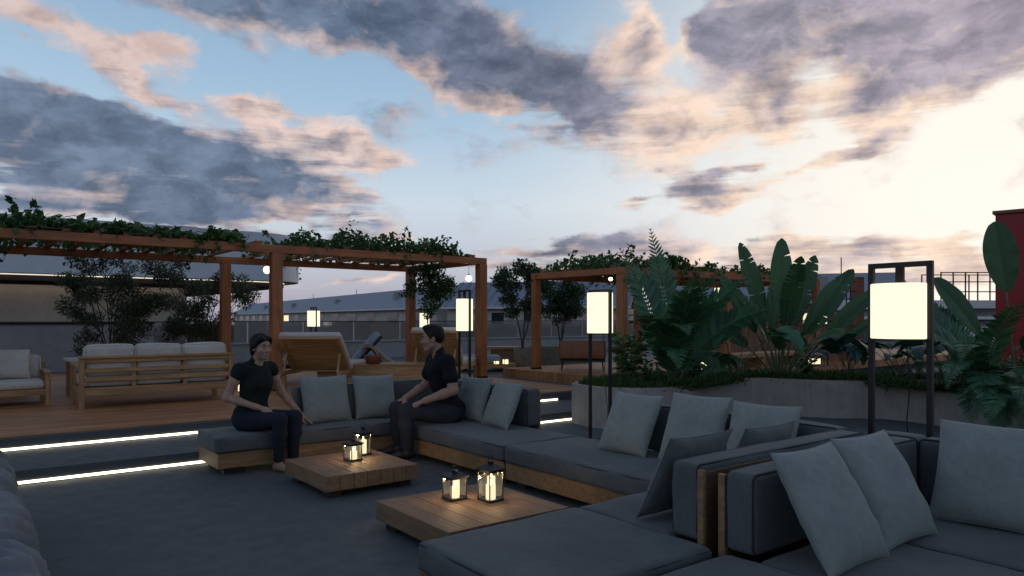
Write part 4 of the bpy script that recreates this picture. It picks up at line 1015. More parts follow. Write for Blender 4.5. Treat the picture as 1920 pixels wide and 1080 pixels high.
def person(lab, loc, rz, sc, J, fem, mats):
    r = thing('person', lab, 'person', loc, rz, None)
    lo, hi = (-.50, -.30, -.34), (.50, .80, .98); h = .0056
    B_, sk = J, .03
    rT = .93 if not fem else .88
    # ---- the body: one continuous surface
    S = SDF(lo, hi, h)
    def torso(S, inf=0.0, low=True):
        S.ell(J['pelvis'], (.165 * (1.0 if fem else .98) + inf, .125 + inf, .115 + inf), None, .04)
        S.ell(J['waist'], (.128 * rT + .006 + inf, .092 * rT + .004 + inf, .13 + inf), None, .06)
        S.ell(J['chest'], (.158 * rT + inf, .108 * rT + inf, .165 + inf), None, .07)
        if fem:
            for sx in (-1, 1): S.ell(Vector(J['chest']) + Vector((sx * .060, .072, .0)), (.050 + inf, .044 + inf, .054 + inf), None, .04)
        else:
            for sx in (-1, 1): S.ell(Vector(J['chest']) + Vector((sx * .07, .055, .05)), (.085 + inf, .055 + inf, .07 + inf), None, .05)
        for sx, s_ in ((-1, 'L'), (1, 'R')):
            S.cone(Vector(J['neck']) + Vector((sx * .03, -.015, -.03)), J['sh' + s_], .052 * rT + inf, .052 * rT + inf, .05)
    torso(S)
    hc, Rm = J['head'], J['headR']
    S.cone(Vector(J['neck']) + Vector((0, -.01, -.05)), Vector(hc) + Vector((Rm @ Vector((0, -.022, -.045)))), .060 * rT, .050 * rT, .03)
    T = head(S, hc, Rm, .93 if fem else 1.0, fem)
    ar = (.043, .036, .0335, .024) if fem else (.052, .044, .041, .030)
    for s_ in 'LR':
        sh, el, wr = (Vector(J[q + s_]) for q in ('sh', 'el', 'wr'))
        S.cone(sh, sh.lerp(el, .45), ar[0] + .004, ar[0], .03); S.cone(sh.lerp(el, .45), el, ar[0], ar[1], .02)
        S.cone(el, el.lerp(wr, .35), ar[1] - .001, ar[2] + .003, .02); S.cone(el.lerp(wr, .35), wr, ar[2] + .003, ar[3], .02)
        hd, hn, hs, cu = J['hand' + s_]; hand(S, wr, hd, hn, hs, .90 if fem else 1.02, cu)
        hp, kn, an, toe = (Vector(J[q + s_]) for q in ('hip', 'kn', 'an', 'toe'))
        S.cone(hp, kn, .082, .054, .05); S.cone(kn, kn.lerp(an, .35), .052, .051, .02); S.cone(kn.lerp(an, .35), an, .051, .034, .02)
        S.cone(an + Vector((0, -.035, -.035)), an.lerp(toe, .5) + Vector((0, 0, -.012)), .030, .030, .025); S.cone(an.lerp(toe, .5) + Vector((0, 0, -.012)), toe, .030, .020, .02)
    body = finish('body', S, mats['skin'], r, sc)
    # ---- shirt
    S = SDF(lo, hi, h); torso(S, .011)
    S.ell(Vector(J['pelvis']) + Vector((0, .0, .05)), (.160, .126, .085), None, .05)
    for s_ in 'LR':
        sh, el = Vector(J['sh' + s_]), Vector(J['el' + s_])
        S.cone(sh, sh.lerp(el, J['sleeve']), ar[0] + (.012 if fem else .014), ar[0] + (.013 if fem else .017), .03)
        S.cone(sh.lerp(el, J['sleeve'] - .04), sh.lerp(el, J['sleeve'] + .03), ar[0] + (.014 if fem else .018), ar[0] + (.015 if fem else .020), .008)
    S.ripple(.0034, 31, 27, 43, 1.3 if fem else .4)
    for s_ in 'LR':
        sh, el = Vector(J['sh' + s_]), Vector(J['el' + s_])
        q = SDF(lo, hi, h)
    # collar
    a, b = Vector(J['neck']) + Vector((0, -.012, -.01)), Vector(hc) + Vector((Rm @ Vector((0, -.022, -.045))))
    S.cone(a, a.lerp(b, .34), .071 * rT, .063 * rT, .012)
    S.cut(J['pelvis'][:2] + (J['pelvis'][2] - .03,), (0, .25, -1))
    shirt = finish('shirt', S, mats['shirt'], r, sc)
    # front placket and buttons
    # ---- trousers
    S = SDF(lo, hi, h); S.ell(J['pelvis'], (.180, .140, .120), None, .04)
    for s_ in 'LR':
        hp, kn, an = (Vector(J[q + s_]) for q in ('hip', 'kn', 'an')); f = J['leg_fit']
        S.cone(hp, kn, .096 + f * .5, .061 + f, .05); S.cone(kn, kn.lerp(an, .35), .061 + f, .058 + f, .02); S.cone(kn.lerp(an, .35), kn.lerp(an, .95), .058 + f, .041 + f * 1.6, .02)
    S.ripple(.0032, 37, 29, 33, 2.0)
    for s_ in 'LR': S.cut(Vector(J['kn' + s_]).lerp(Vector(J['an' + s_]), .97), (0, 0, -1))
    S.cut((0, 0, J['pelvis'][2] + .10), (0, -.1, 1))
    finish('trousers', S, mats['jeans'], r, sc)
    # ---- shoes
    if mats.get('shoe'):
        for s_ in 'LR':
            S = SDF(lo, hi, h); an, toe = Vector(J['an' + s_]), Vector(J['toe' + s_])
            S.cone(an + Vector((0, -.038, -.036)), an.lerp(toe, .5) + Vector((0, 0, -.012)), .038, .037, .03); S.cone(an.lerp(toe, .5) + Vector((0, 0, -.012)), toe, .037, .028, .02); S.cone(an + Vector((0, 0, 0)), an + Vector((0, .0, -.03)), .041, .041, .02)
            S.cut((0, an.y, an.z + .035), (0, .3, 1)); finish('shoe', S, mats['shoe'], r, sc)
    # ---- hair
    S = SDF(lo, hi, .0050); hs = .93 if fem else 1.0
    S.ell(T((0, -.018, .044)), np.array((.089, .106, .095) if fem else (.080, .100, .091)) * hs, Rm, .02)
    if fem:
        S.ell(T((0, -.075, -.02)), np.array((.066, .05, .07)) * hs, Rm, .03); S.ell(T((0, -.088, -.075)), np.array((.036, .032, .042)) * hs, Rm, .02)
        for sx in (-1, 1): S.ell(T((sx * .070, -.004, .012)), np.array((.019, .044, .056)) * hs, Rm, .02); S.ell(T((sx * .060, -.035, -.055)), np.array((.022, .040, .055)) * hs, Rm, .025)
        S.ell(T((.045, .052, .062)), np.array((.036, .040, .046)) * hs, Rm, .02); S.ell(T((-.045, .050, .066)), np.array((.034, .038, .040)) * hs, Rm, .02)
        fp, fn = T((0, .060, .044)), Rm @ Vector((.0, 1, -.95))
    else:
        S.ell(T((0, .040, .105)), np.array((.062, .052, .026)) * hs, Rm, .03); S.ell(T((0, -.07, .0)), np.array((.060, .036, .06)) * hs, Rm, .03)
        for sx in (-1, 1): S.ell(T((sx * .072, .008, .02)), np.array((.007, .024, .035)) * hs, Rm, .015)
        fp, fn = T((0, .066, .062)), Rm @ Vector((0, 1, -.78))
    S.ripple(.0016, 90, 70, 60, .5)
    S.cut(fp, fn, .012); S.cut(T((0, 0, -.045 if not fem else -.13)), Rm @ Vector((0, 0, -1)), .02)
    finish('hair', S, mats['hair'], r, sc)
    # ---- eyes, brows, lips
    X3 = lambda p: Vector(T(p)) * sc
    for sx in (-1, 1):
        mb = MB(); c = X3((sx * .031, .0795, .004)); q = .0064 * sc
        mb.lathe([(.0005, -q)] + [(q * math.sin(math.pi * i / 8), -q * math.cos(math.pi * i / 8)) for i in range(1, 8)] + [(.0005, q)], 12)
        mb.build('eye', M['eye'], r, smooth=True, M=Matrix.Translation(c))
        pts = [X3((sx * x, y, z_)) for x, y, z_ in ((.014, .0915, .0225), (.028, .0885, .0275), (.042, .0765, .0265), (.050, .0660, .0215))]
        MB().tube(pts, [.0030 * sc, .0040 * sc, .0034 * sc, .0015 * sc], 6).build('eyebrow', M['hair'], r, smooth=True)
    pts = [X3((x, y, -.0655)) for x, y in ((-.017, .085), (-.009, .0905), (0, .0925), (.009, .0905), (.017, .085))]
    MB().tube(pts, [.001, .0030 * sc, .0036 * sc, .0030 * sc, .001], 6).build('lips', M['lip'], r, smooth=True)
    return r, T

# the woman, sitting on the open end of the far lounge, turned to the right
wl = Vector((-2.49, 6.86, SEAT + .004)); sc = 1.07
V3 = lambda *a: tuple(a)
JW = dict(pelvis=(0, 0, .105), waist=(0, .025, .265), chest=(0, .055, .425), neck=(0, .055, .585), head=(.0, .125, .738), headR=yaw_pitch(R(-4), R(3)),
          shL=(-.165, .045, .545), elL=(-.285, .06, .31), wrL=(-.415, .175, .095), handL=((-.30, .75, -.55), (-.45, .35, .9), (.8, .4, 0), .12),
          shR=(.165, .045, .545), elR=(.235, -.035, .305), wrR=(.105, .175, .225), handR=((-.45, .80, -.16), (.05, .2, 1), (-.8, -.4, 0), .30),
          hipL=(-.088, .03, .085), knL=(-.10, .44, .125), anL=(-.085, .43, -.245), toeL=(-.085, .57, -.292),
          hipR=(.088, .03, .085), knR=(.075, .45, .125), anR=(.065, .42, -.245), toeR=(.07, .56, -.292), sleeve=.16, leg_fit=.0)
WOM, TW = person('woman in dark green short sleeved top and navy trousers, sitting, hand on her lap', wl, math.atan2(-.5, .85) - math.pi / 2, sc, JW, True,
       dict(skin=M['skin_w'], shirt=M['shirt_w'], jeans=M['jeans_w'], hair=M['hair']))
# the man, sitting on the corner section, facing left
ml = W(3.98, 6.20, SEAT + .004); sc = 1.09
JM = dict(pelvis=(0, 0, .11), waist=(0, .035, .28), chest=(0, .085, .45), neck=(0, .105, .635), head=(0, .165, .785), headR=yaw_pitch(R(-20), R(3)),
          shL=(-.20, .085, .585), elL=(-.275, .05, .325), wrL=(-.175, .275, .235), handL=((.35, .85, -.30), (-.1, .35, .95), (.9, 0, .1), .42),
          shR=(.20, .095, .585), elR=(.27, .15, .33), wrR=(.20, .36, .225), handR=((-.25, .85, -.28), (.1, .3, .95), (-.9, 0, .1), .5),
          hipL=(-.095, .03, .09), knL=(-.125, .45, .135), anL=(-.12, .43, -.215), toeL=(-.125, .59, -.268),
          hipR=(.095, .03, .09), knR=(.165, .46, .135), anR=(.15, .44, -.215), toeR=(.165, .60, -.268), sleeve=.54, leg_fit=.010)
MAN, TM = person('man in dark navy polo shirt and charcoal trousers, sitting, both hands on his knees', ml, TH + math.pi - math.pi / 2 - R(15), sc, JM, False,
       dict(skin=M['skin_m'], shirt=M['shirt_m'], jeans=M['jeans_m'], hair=M['hair'], shoe=M['foot']))
# ================================================================ plants
nr = np.random.default_rng(5)
def unit(a): return a / np.maximum(np.linalg.norm(a, axis=-1, keepdims=True), 1e-9)
def leaves(name, pos, dirs, ups, length, width, mat, parent, kind='ovate', droop=.25, fold=.25):
    """many leaves at once: pos base points, dirs growth direction, ups leaf normal"""
    N_ = len(pos); d = unit(dirs); s = unit(np.cross(d, ups)); u = np.cross(s, d); L = np.broadcast_to(np.asarray(length, float), (N_,))[:, None]; Wd = np.broadcast_to(np.asarray(width, float), (N_,))[:, None]
    if kind == 'ovate': prof = [(0, .0), (.28, .46), (.62, .42), (1, 0)]
    elif kind == 'heart': prof = [(0, .22), (.18, .52), (.55, .40), (1, 0)]
    else: prof = [(0, .12), (.35, .5), (.75, .36), (1, 0)]
    rows = []
    for f, w in prof:
        c = pos + d * L * f - u * L * droop * f * f
        rows += [c - s * Wd * w + u * Wd * w * fold, c, c + s * Wd * w + u * Wd * w * fold]
    V = np.stack(rows, 1).reshape(-1, 3); m = len(prof); k = 3 * m; f0 = []
    for i in range(m - 1):
        f0 += [(3 * i, 3 * i + 1, 3 * i + 4, 3 * i + 3), (3 * i + 1, 3 * i + 2, 3 * i + 5, 3 * i + 4)]
    Fq = (np.arange(N_)[:, None, None] * k + np.array(f0)[None]).reshape(-1, 4)
    return np_mesh(name, V, Fq, mat, parent, True)
def rdir(n, zb=0.0, zs=1.0):
    a = nr.normal(size=(n, 3)); a[:, 2] = a[:, 2] * zs + zb; return unit(a)

def vine(lab, s0, s1, t0, t1, z, dens, height, seed, hang=0.0, leaf=.095, kind='heart', mat='vine', taper=None, shoots=24):
    """climber lying over a pergola roof between grid coordinates s0..s1, t0..t1"""
    q = random.Random(seed); r = thing('climbing_vine', lab, 'vine', W(s0, t0, z), TH, 'climbing vines on the pergolas')
    Ls, Ts = s1 - s0, t1 - t0; area = Ls * Ts; pos = []; nrm = []; mb = MB()
    hf = (lambda x: height * (taper(x / Ls) if taper else 1))
    for i in range(int(area * 4) + 6):            # stems scrambling over the beams
        x, y = q.uniform(0, Ls), q.uniform(0, Ts); pts = []; a = q.uniform(0, 6.28); zz = q.uniform(.02, .08)
        for j in range(9):
            pts.append((max(0, min(Ls, x)), max(-.05, min(Ts + .05, y)), zz)); a += q.uniform(-.7, .7); x += .13 * math.cos(a); y += .10 * math.sin(a); zz = max(.02, min(hf(max(0, min(Ls, x))) * .8, zz + q.uniform(-.06, .075)))
        mb.tube(pts, [.008 - .0006 * j for j in range(9)], 5)
    nn = int(area * dens); c = []
    x = nr.uniform(0, Ls, nn); y = np.where(nr.random(nn) < .45, nr.beta(1, 4, nn), nr.random(nn)) * Ts
    cl = np.array([NZ.noise(Vector((xx * 1.6, yy * 1.6, seed))) for xx, yy in zip(x, y)])
    hh = np.array([hf(xx) for xx in x]) * np.clip(.55 + cl * 1.1, .12, 1.3); zz = nr.beta(1.3, 1.6, nn) * hh
    keep = nr.random(nn) < np.clip(.75 + cl * 1.3, .15, 1); P_ = np.stack([x, y, zz], 1)[keep]; D_ = rdir(len(P_), .25)
    for i in range(shoots):                       # upright shoots standing out of the mass
        x0, y0 = q.uniform(.05, Ls - .05), q.uniform(0, Ts * .8); hgt = hf(x0) * q.uniform(.8, 1.35); lean = (q.uniform(-.25, .25), q.uniform(-.2, .2)); n_ = q.randint(12, 20); pts = []
        for j in range(6):
            f = j / 5; pts.append((x0 + lean[0] * f * f * 1.0, y0 + lean[1] * f, hgt * f))
        mb.tube(pts, [.005, .0045, .004, .0035, .003, .002], 5)
        f = nr.uniform(.45, 1.03, n_)[:, None]; pp = np.array([x0, y0, 0]) + np.concatenate([lean[0] * f * f, lean[1] * f, hgt * np.minimum(f, 1)], 1); P_ = np.concatenate([P_, pp]); D_ = np.concatenate([D_, rdir(n_, .3)])
    if hang:
        for i in range(int(Ls * hang)):           # trails hanging between the rafters
            x0, y0 = q.uniform(0, Ls), q.choice([q.uniform(0, Ts), -.02, Ts + .02]); dl = q.uniform(.12, .42); pts = [(x0 + .04 * math.sin(f * 5 + x0), y0 + .03 * math.cos(f * 4), .04 - dl * f) for f in np.linspace(0, 1, 6)]
            mb.tube(pts, .0035, 5); n_ = int(dl * 26); f = nr.uniform(.1, 1, n_)[:, None]
            pp = np.array([x0, y0, .04]) + np.concatenate([.05 * nr.normal(size=(n_, 1)), .05 * nr.normal(size=(n_, 1)), -dl * f], 1); P_ = np.concatenate([P_, pp]); D_ = np.concatenate([D_, rdir(n_, -.5)])
    mb.build('stem', M['bark'], r, smooth=True)
    n_ = len(P_); leaves('foliage', P_, D_, rdir(n_, 1.2), leaf * nr.uniform(.6, 1.25, n_), leaf * .85 * nr.uniform(.7, 1.15, n_), M[mat], r, kind, .3, .2)
    return r
vine('dense leafy vine covering the left end of the long pergola', -3.6, 3.55, 11.3, 14.2, 2.575, 560, .40, 3, 4.0, .088, taper=lambda f: 1.1 - .62 * f, shoots=38)
vine('leafy vine on the long pergola right of its middle post', 4.35, 7.9, 11.3, 14.2, 2.575, 620, .34, 4, 2.0, .078, 'ovate', taper=lambda f: .75 + .5 * math.sin(f * 3.0) - .45 * max(0, f - .75) * 3, shoots=16)
vine('thick vine on the left part of the smaller pergola', 8.95, 11.6, 8.5, 10.9, 2.285, 800, .34, 6, 14.0, .085, 'ovate', taper=lambda f: .8 + .3 * math.sin(f * 6), shoots=12)
vine('thin vine on the right part of the smaller pergola', 12.2, 15.2, 8.5, 10.9, 2.285, 330, .22, 8, 2.5, .085, 'ovate', shoots=16)
vine('small red leaved vine over the middle of the smaller pergola', 10.9, 12.4, 9.2, 10.9, 2.34, 150, .22, 9, 2.0, .08, 'ovate', 'redleaf', shoots=8)

def blob_plant(name, lab, cat, loc, blobs, nleaf, leaf, mat, stems, kind='ovate', group=None, trunk_mat='bark', zb=0.0):
    """leaf cloud built of lobes (centre, radii); stems are tubes given as point lists with radii"""
    r = thing(name, lab, cat, loc, 0, group); mb = MB()
    for pts, rads in stems: mb.tube(pts, rads, 7)
    mb.build('trunk', M[trunk_mat], r, smooth=True)
    tot = sum(b[1][0] * b[1][1] * b[1][2] for b in blobs) ; Ps = []
    for c, rad in blobs:
        n_ = max(12, int(nleaf * (rad[0] * rad[1] * rad[2]) ** .8 / sum((b[1][0] * b[1][1] * b[1][2]) ** .8 for b in blobs)))
        a = rdir(n_) * (nr.random((n_, 1)) ** .42); Ps.append(np.array(c) + a * np.array(rad))
    P_ = np.concatenate(Ps); n_ = len(P_)
    leaves('crown', P_, rdir(n_, zb), rdir(n_, .9), leaf * nr.uniform(.6, 1.3, n_), leaf * .42 * nr.uniform(.7, 1.3, n_), M[mat], r, kind, .2, .15)
    return r
def slender_tree(lab, loc, height, spread, seed, nleaf, leaf, mat='olive', nst=7, crown_from=.35):
    q = random.Random(seed); stems = []; blobs = []
    for i in range(nst):
        a = 6.28 * i / nst + q.uniform(-.3, .3); sp = spread * q.uniform(.35, .95); hh = height * q.uniform(.72, 1.0); pts = []
        for j in range(8):
            f = j / 7; pts.append((math.cos(a) * sp * f ** 1.3 + q.uniform(-.015, .015), math.sin(a) * sp * f ** 1.3 + q.uniform(-.015, .015), hh * f))
        stems.append((pts, [.018 * (1 - .75 * j / 7) for j in range(8)]))
        for b in range(5):
            f = q.uniform(crown_from, .95); k = int(f * 7); p = Vector(pts[k]); e = p + Vector((math.cos(a + q.uniform(-1.4, 1.4)) * spread * .35, math.sin(a + q.uniform(-1.4, 1.4)) * spread * .35, q.uniform(.1, .35)))
            stems.append(([p, p.lerp(e, .5) + Vector((0, 0, .03)), e], [.008, .006, .003])); rr = q.uniform(.10, .24); blobs.append((tuple(e), (rr * 1.15, rr * 1.15, rr * .9)))
        blobs.append((pts[-1], (q.uniform(.14, .24), q.uniform(.14, .24), q.uniform(.12, .2))))
    return blob_plant('olive_tree', lab, 'tree', loc, blobs, nleaf, leaf, M and mat, stems, 'ovate', 'slender trees behind the pergolas')
slender_tree('left of the two slender multi-stem trees behind the slatted teak sofa', PD(208, 13.3, .252), 2.25, .95, 1, 14000, .055, nst=9)
slender_tree('right of the two slender multi-stem trees, beside the pergola post', PD(370, 14.4, .252), 2.3, .90, 2, 14000, .055, nst=9)
slender_tree('dark tree standing in the round stone pot', PD(980, 16.05, .72), 1.75, .62, 3, 6500, .075, 'darkleaf', 5, .45)
slender_tree('dark tree in the trough behind the smaller pergola post', PD(1052, 17.4, .69), 1.6, .66, 4, 6500, .075, 'darkleaf', 5, .45)
# clump hanging from the pergola corner
blobs = [((0, 0, -.12), (.42, .35, .20)), ((.15, 0, -.42), (.42, .34, .28)), ((.32, 0, -.52), (.3, .28, .22)), ((.10, 0, -.78), (.24, .22, .22)), ((.06, 0, -1.02), (.12, .12, .16)), ((-.32, 0, -.5), (.16, .15, .22)), ((-.46, 0, -.62), (.14, .1, .06)), ((.48, 0, -.42), (.14, .14, .2))]
blob_plant('hanging_plant', 'bushy green plant hanging from the right back corner of the long pergola', 'plant', PD(800, 15.0, 2.52), blobs, 3400, .075, 'vine', [([(0, 0, 0), (.1, 0, -.4), (.08, .02, -.9)], [.014, .01, .005]), ([(0, 0, -.1), (-.3, 0, -.45), (-.5, 0, -.62)], [.01, .006, .003])])

# ---- big leaved planter plants
def curve(base, az, elev, L, sag, n=10):
    """points of a stalk leaving base towards azimuth az at elevation elev, bending down by sag"""
    pts = [Vector(base)]; e = elev; st = L / n
    for i in range(n):
        e2 = e - sag * (i + .5) / n; pts.append(pts[-1] + Vector((math.cos(az) * math.cos(e2), math.sin(az) * math.cos(e2), math.sin(e2))) * st)
    return pts
def blade(mb, pts, width, shape, fold=.25, tears=0, q=random, twist=0.0, nx=4, wave=.0):
    """a leaf blade along pts: shape(f) gives the half width; tears split it towards the midrib"""
    m = len(pts) - 1; side0 = None; rows = []
    tl = sorted(q.uniform(.15, .95) for _ in range(tears)); tr = sorted(q.uniform(.15, .95) for _ in range(tears))
    for i in range(m + 1):
        d = (pts[min(i + 1, m)] - pts[max(i - 1, 0)]).normalized(); s = d.cross(Vector((0, 0, 1)))
        if s.length < .02: s = side0 or Vector((1, 0, 0))
        s.normalize()
        if side0 is None: side0 = s
        if s.dot(side0) < 0: s = -s
        side0 = s; u = s.cross(d).normalized()
        s2 = s * math.cos(twist) + u * math.sin(twist); u2 = u * math.cos(twist) - s * math.sin(twist); rows.append((pts[i], s2, u2, d))
    for sg, tt in ((-1, tl), (1, tr)):
        grid = []
        for i, (p, s, u, d) in enumerate(rows):
            f = i / m; w = width * shape(f); row = []
            for j in range(nx + 1):
                g = j / nx; row.append(p + s * (sg * w * g * math.cos(fold)) + u * (w * g * math.sin(fold) - w * .22 * g * g + wave * w * math.sin(f * 23 + sg) * g * g) + d * (w * .22 * g))
            grid.append(row)
        cuts = sorted(set(int(t * m) for t in tt)); start = 0
        for c in cuts + [m]:
            if c <= start: continue
            seg = [list(r_) for r_ in grid[start:c + 1]]
            if c < m and len(seg) > 1:
                for j in range(2, nx + 1): seg[-1][j] = seg[-1][j] - rows[c][3] * (width * .10 * (j - 1) / (nx - 1))
            if start > 0 and len(seg) > 1:
                for j in range(2, nx + 1): seg[0][j] = seg[0][j] + rows[start][3] * (width * .05 * (j - 1) / (nx - 1))
            mb.grid(seg if sg > 0 else [r_[::-1] for r_ in seg]); start = c
def oval(f): return max(0, math.sin(math.pi * min(1, f * .93 + .05))) ** .62 * (1 if f < .97 else .35)
def lance(f): return max(0.0, (math.sin(math.pi * f ** .75)) ** .8)
def big_leaf_plant(name, lab, cat, base, specs, mat, seed, group=None, shape=oval, tears=3, stalkr=.014):
    """specs: (x,y offset, azimuth deg, elevation deg, stalk length, stalk sag, blade length, blade width, blade sag, twist deg)"""
    q = random.Random(seed); r = thing(name, lab, cat, base, 0, group)
    for (ox, oy, az, el, sl, ss_, bl, bw, bs, tw) in specs:
        st = curve((ox, oy, 0), R(az), R(el), sl, R(ss_), 8); d = st[-1] - st[-2]; e = math.asin(max(-1, min(1, d.normalized().z)))
        bp = curve(st[-1], R(az), e, bl, R(bs), 18)
        mb = MB(); mb.tube(st, [stalkr * (1 - .06 * i) for i in range(9)], 7); mb.tube(bp, [stalkr * .52 * (1 - i / 19.5) for i in range(19)], 6)
        lf = MB(); blade(lf, bp, bw / 2, shape, R(20), q.randint(0, tears) if tears else 0, q, R(tw), 4, .03)
        lf.v = [tuple(p) for p in lf.v]; o = lf.build('leaf', M[mat], r, smooth=True); mb.build('stalk', M['stem'], o, smooth=True)
    return r
def pinnate(r, base, az, el, L, sag, n, ll, lw, mat, q, lift=.25, start=.12, roll=0.0, pair_angle=62, tipf=.45):
    """one feathery frond: a rachis with leaflets on both sides, one mesh, stalk as its sub-part"""
    pts = curve(base, az, el, L, sag, 18); ps, ds, us, Ls = [], [], [], []
    for i in range(n):
        f = start + (1 - start) * (i + .5) / n; k = f * 18; a = int(min(17, k)); p = pts[a].lerp(pts[a + 1], k - a); d = (pts[a + 1] - pts[a]).normalized(); s = d.cross(Vector((0, 0, 1)))
        if s.length < .1: s = Vector((-math.sin(az), math.cos(az), 0))
        s.normalize(); u = s.cross(d); s, u = s * math.cos(roll) + u * math.sin(roll), u * math.cos(roll) - s * math.sin(roll)
        ln = ll * (math.sin(math.pi * min(1, .12 + f * .85)) ** .6) * (1 - (1 - tipf) * max(0, f - .6) / .4)
        pa = R(pair_angle - 22 * f)
        for sg in (-1, 1):
            ps.append(p); ds.append(d * math.cos(pa) + s * (sg * math.sin(pa)) + u * (lift + q.uniform(-.12, .12))); us.append(u + s * (sg * -.25)); Ls.append(ln * q.uniform(.88, 1.08))
    Ls = np.array(Ls); o = leaves('frond', np.array(ps), np.array(ds), np.array(us), Ls, Ls * lw, M[mat], r, 'lance', .22, .18)
    MB().tube(pts, [.010 * (1 - .8 * i / 18) + .002 for i in range(19)], 6).build('rachis', M['stem'], o, smooth=True); return o
def cycad(lab, base, fronds, mat, seed, ll=.30, lw=.17, group=None):
    q = random.Random(seed); r = thing('cycad', lab, 'plant', base, 0, group)
    for az, el, L, sag, n, rl in fronds: pinnate(r, (q.uniform(-.05, .05), q.uniform(-.05, .05), 0), R(az), R(el), L, R(sag), n, ll, lw, mat, q, roll=R(rl))
    return r
TOPZ = PZ - .06
# feathery cycad left of the banana (azimuth: 0 = right, -90 = towards the viewer)
cycad('tall feathery cycad at the left end of the planter, upright frond above the pergola', PD(1262, 9.95, TOPZ), [
    (165, 88, 2.22, 12, 34, 82), (178, 82, 2.05, 24, 32, 75), (6, 74, 1.95, 42, 36, 70), (-14, 70, 1.75, 60, 34, 62), (-70, 86, 1.9, 60, 36, 0), (-60, 84, 1.85, 80, 36, 0), (-95, 84, 1.85, 112, 38, 0), (-130, 84, 1.8, 95, 36, 0), 
    (-88, 87, 2.0, 70, 38, 0), (-100, 78, 1.5, 125, 34, 0)], 'fern', 11, .29, .27)
cycad('second feathery cycad drooping over the planter front at right', PD(1838, 8.85, TOPZ), [
    (176, 78, 1.85, 58, 38, 65), (195, 72, 1.7, 80, 36, 50), (-100, 86, 1.7, 80, 36, 0), (150, 82, 1.6, 55, 34, 75), (-130, 80, 1.6, 120, 36, 0), (-120, 66, 1.35, 150, 34, 0), (-95, 58, 1.35, 160, 34, 0), (-140, 72, 1.45, 130, 34, 0), (-110, 50, 1.3, 150, 34, 0), (-85, 70, 1.4, 150, 34, 0), (-60, 55, .9, 140, 24, 0), (150, 66, .9, 80, 22, 0), (230, 40, .85, 130, 22, 0), (-20, 58, .8, 90, 20, 0), (-105, 30, .95, 125, 26, 0)], 'fern', 12, .24, .21)
cycad('feathery fern trailing over the planter at the right edge of the photo', PD(1925, 7.95, TOPZ), [
    (200, 45, .7, 140, 22, 0), (-110, 40, .75, 150, 24, 0), (-80, 55, .7, 150, 22, 0), (160, 60, .7, 110, 20, 0), (230, 62, .8, 120, 22, 0)], 'fern', 14, .18, .2)
big_leaf_plant('banana_plant', 'large banana plant with broad torn leaves in the middle of the planter', 'plant', PD(1462, 10.75, TOPZ), [
    (.03, 0, 70, 87, .85, 2, 1.32, .36, 4, 14), (-.05, .0, 170, 82, .90, 6, 1.25, .30, 6, 72), (.06, .02, 12, 80, .85, 5, 1.12, .32, 8, -80), (.05, -.04, 5, 64, .80, 6, 1.20, .32, 8, -74), (.10, -.03, 0, 52, .85, 6, 1.05, .27, 6, -70), (.12, -.02, 4, 38, .85, 4, .85, .20, 4, -60), (.0, -.06, -80, 84, .8, 8, 1.1, .33, 14, 10), (-.06, -.05, 185, 70, .8, 8, 1.0, .30, 12, 70), (.04, -.08, -40, 72, .75, 8, 1.0, .31, 14, -60),
    (-.08, -.02, 172, 62, .65, 20, .80, .34, 30, 55), (-.1, -.05, 190, 50, .60, 40, .75, .36, 60, 40), (-.05, -.1, -110, 72, .55, 20, .70, .38, 60, 20), (.05, -.08, -60, 66, .55, 22, .75, .36, 45, -30), (0, .1, 80, 76, .6, 5, 1.0, .34, 12, 70), (-.03, -.08, 205, 74, .62, 10, .85, .36, 24, 65)], 'banana', 21, None, oval, 7, .02)
big_leaf_plant('paddle_plant', 'plant with two upright paddle leaves against the red box', 'plant', PD(1905, 9.0, TOPZ), [
    (0, 0, 140, 87, 1.28, 3, .90, .40, 4, 86), (-.04, -.02, 178, 64, .85, 8, .90, .34, 10, 72), (.03, -.03, -60, 70, .7, 15, .7, .34, 40, -20), (.0, -.05, -110, 66, .62, 20, .6, .3, 60, 10), (.05, 0, 20, 60, .45, 8, .7, .32, 30, -60)], 'banana', 22, None, oval, 0, .018)
def arrow(f): return (max(0, 1 - f) ** .72) * (.62 + .38 * min(1, f * 5)) * (1.05 if f < .3 else 1.0)
def alocasia(lab, base, n, L, Wd, mat, seed, sl=.55, lobes=True):
    q = random.Random(seed); sp = []
    for i in range(n):
        az = 360 * i / n + q.uniform(-25, 25); sp.append((q.uniform(-.05, .05), q.uniform(-.05, .05), az, q.uniform(62, 82), sl * q.uniform(.7, 1.15), q.uniform(15, 40), L * q.uniform(.8, 1.1), Wd * q.uniform(.85, 1.1), q.uniform(95, 150), q.uniform(-25, 25)))
    shp = (lambda f: arrow(f) * (1 if not lobes else .72 + .28 * abs(math.cos(f * 13)))) 
    return big_leaf_plant('alocasia', lab, 'plant', base, sp, mat, seed, 'large leaved plants in the planter', shp, 0, .009)
alocasia('blue-green large leaved plant right of the banana plant, behind the lamp', PD(1590, 10.55, TOPZ), 11, .52, .44, 'blueleaf', 31, .62)
alocasia('blue-green large leaved plant at the foot of the large lamp, right side', PD(1775, 9.9, TOPZ), 11, .50, .44, 'blueleaf', 32, .62, False)
alocasia('glossy green split leaved plant left of the banana stems', PD(1375, 10.55, TOPZ), 7, .66, .56, 'fern', 33, .95)
alocasia('fresh green plant behind the large lamp shade', PD(1690, 10.3, TOPZ), 8, .44, .34, 'shrub', 34, .55, False)
alocasia('small dark leaved plant at the left foot of the banana plant', PD(1325, 10.45, TOPZ), 6, .36, .22, 'darkleaf', 35, .42, False)
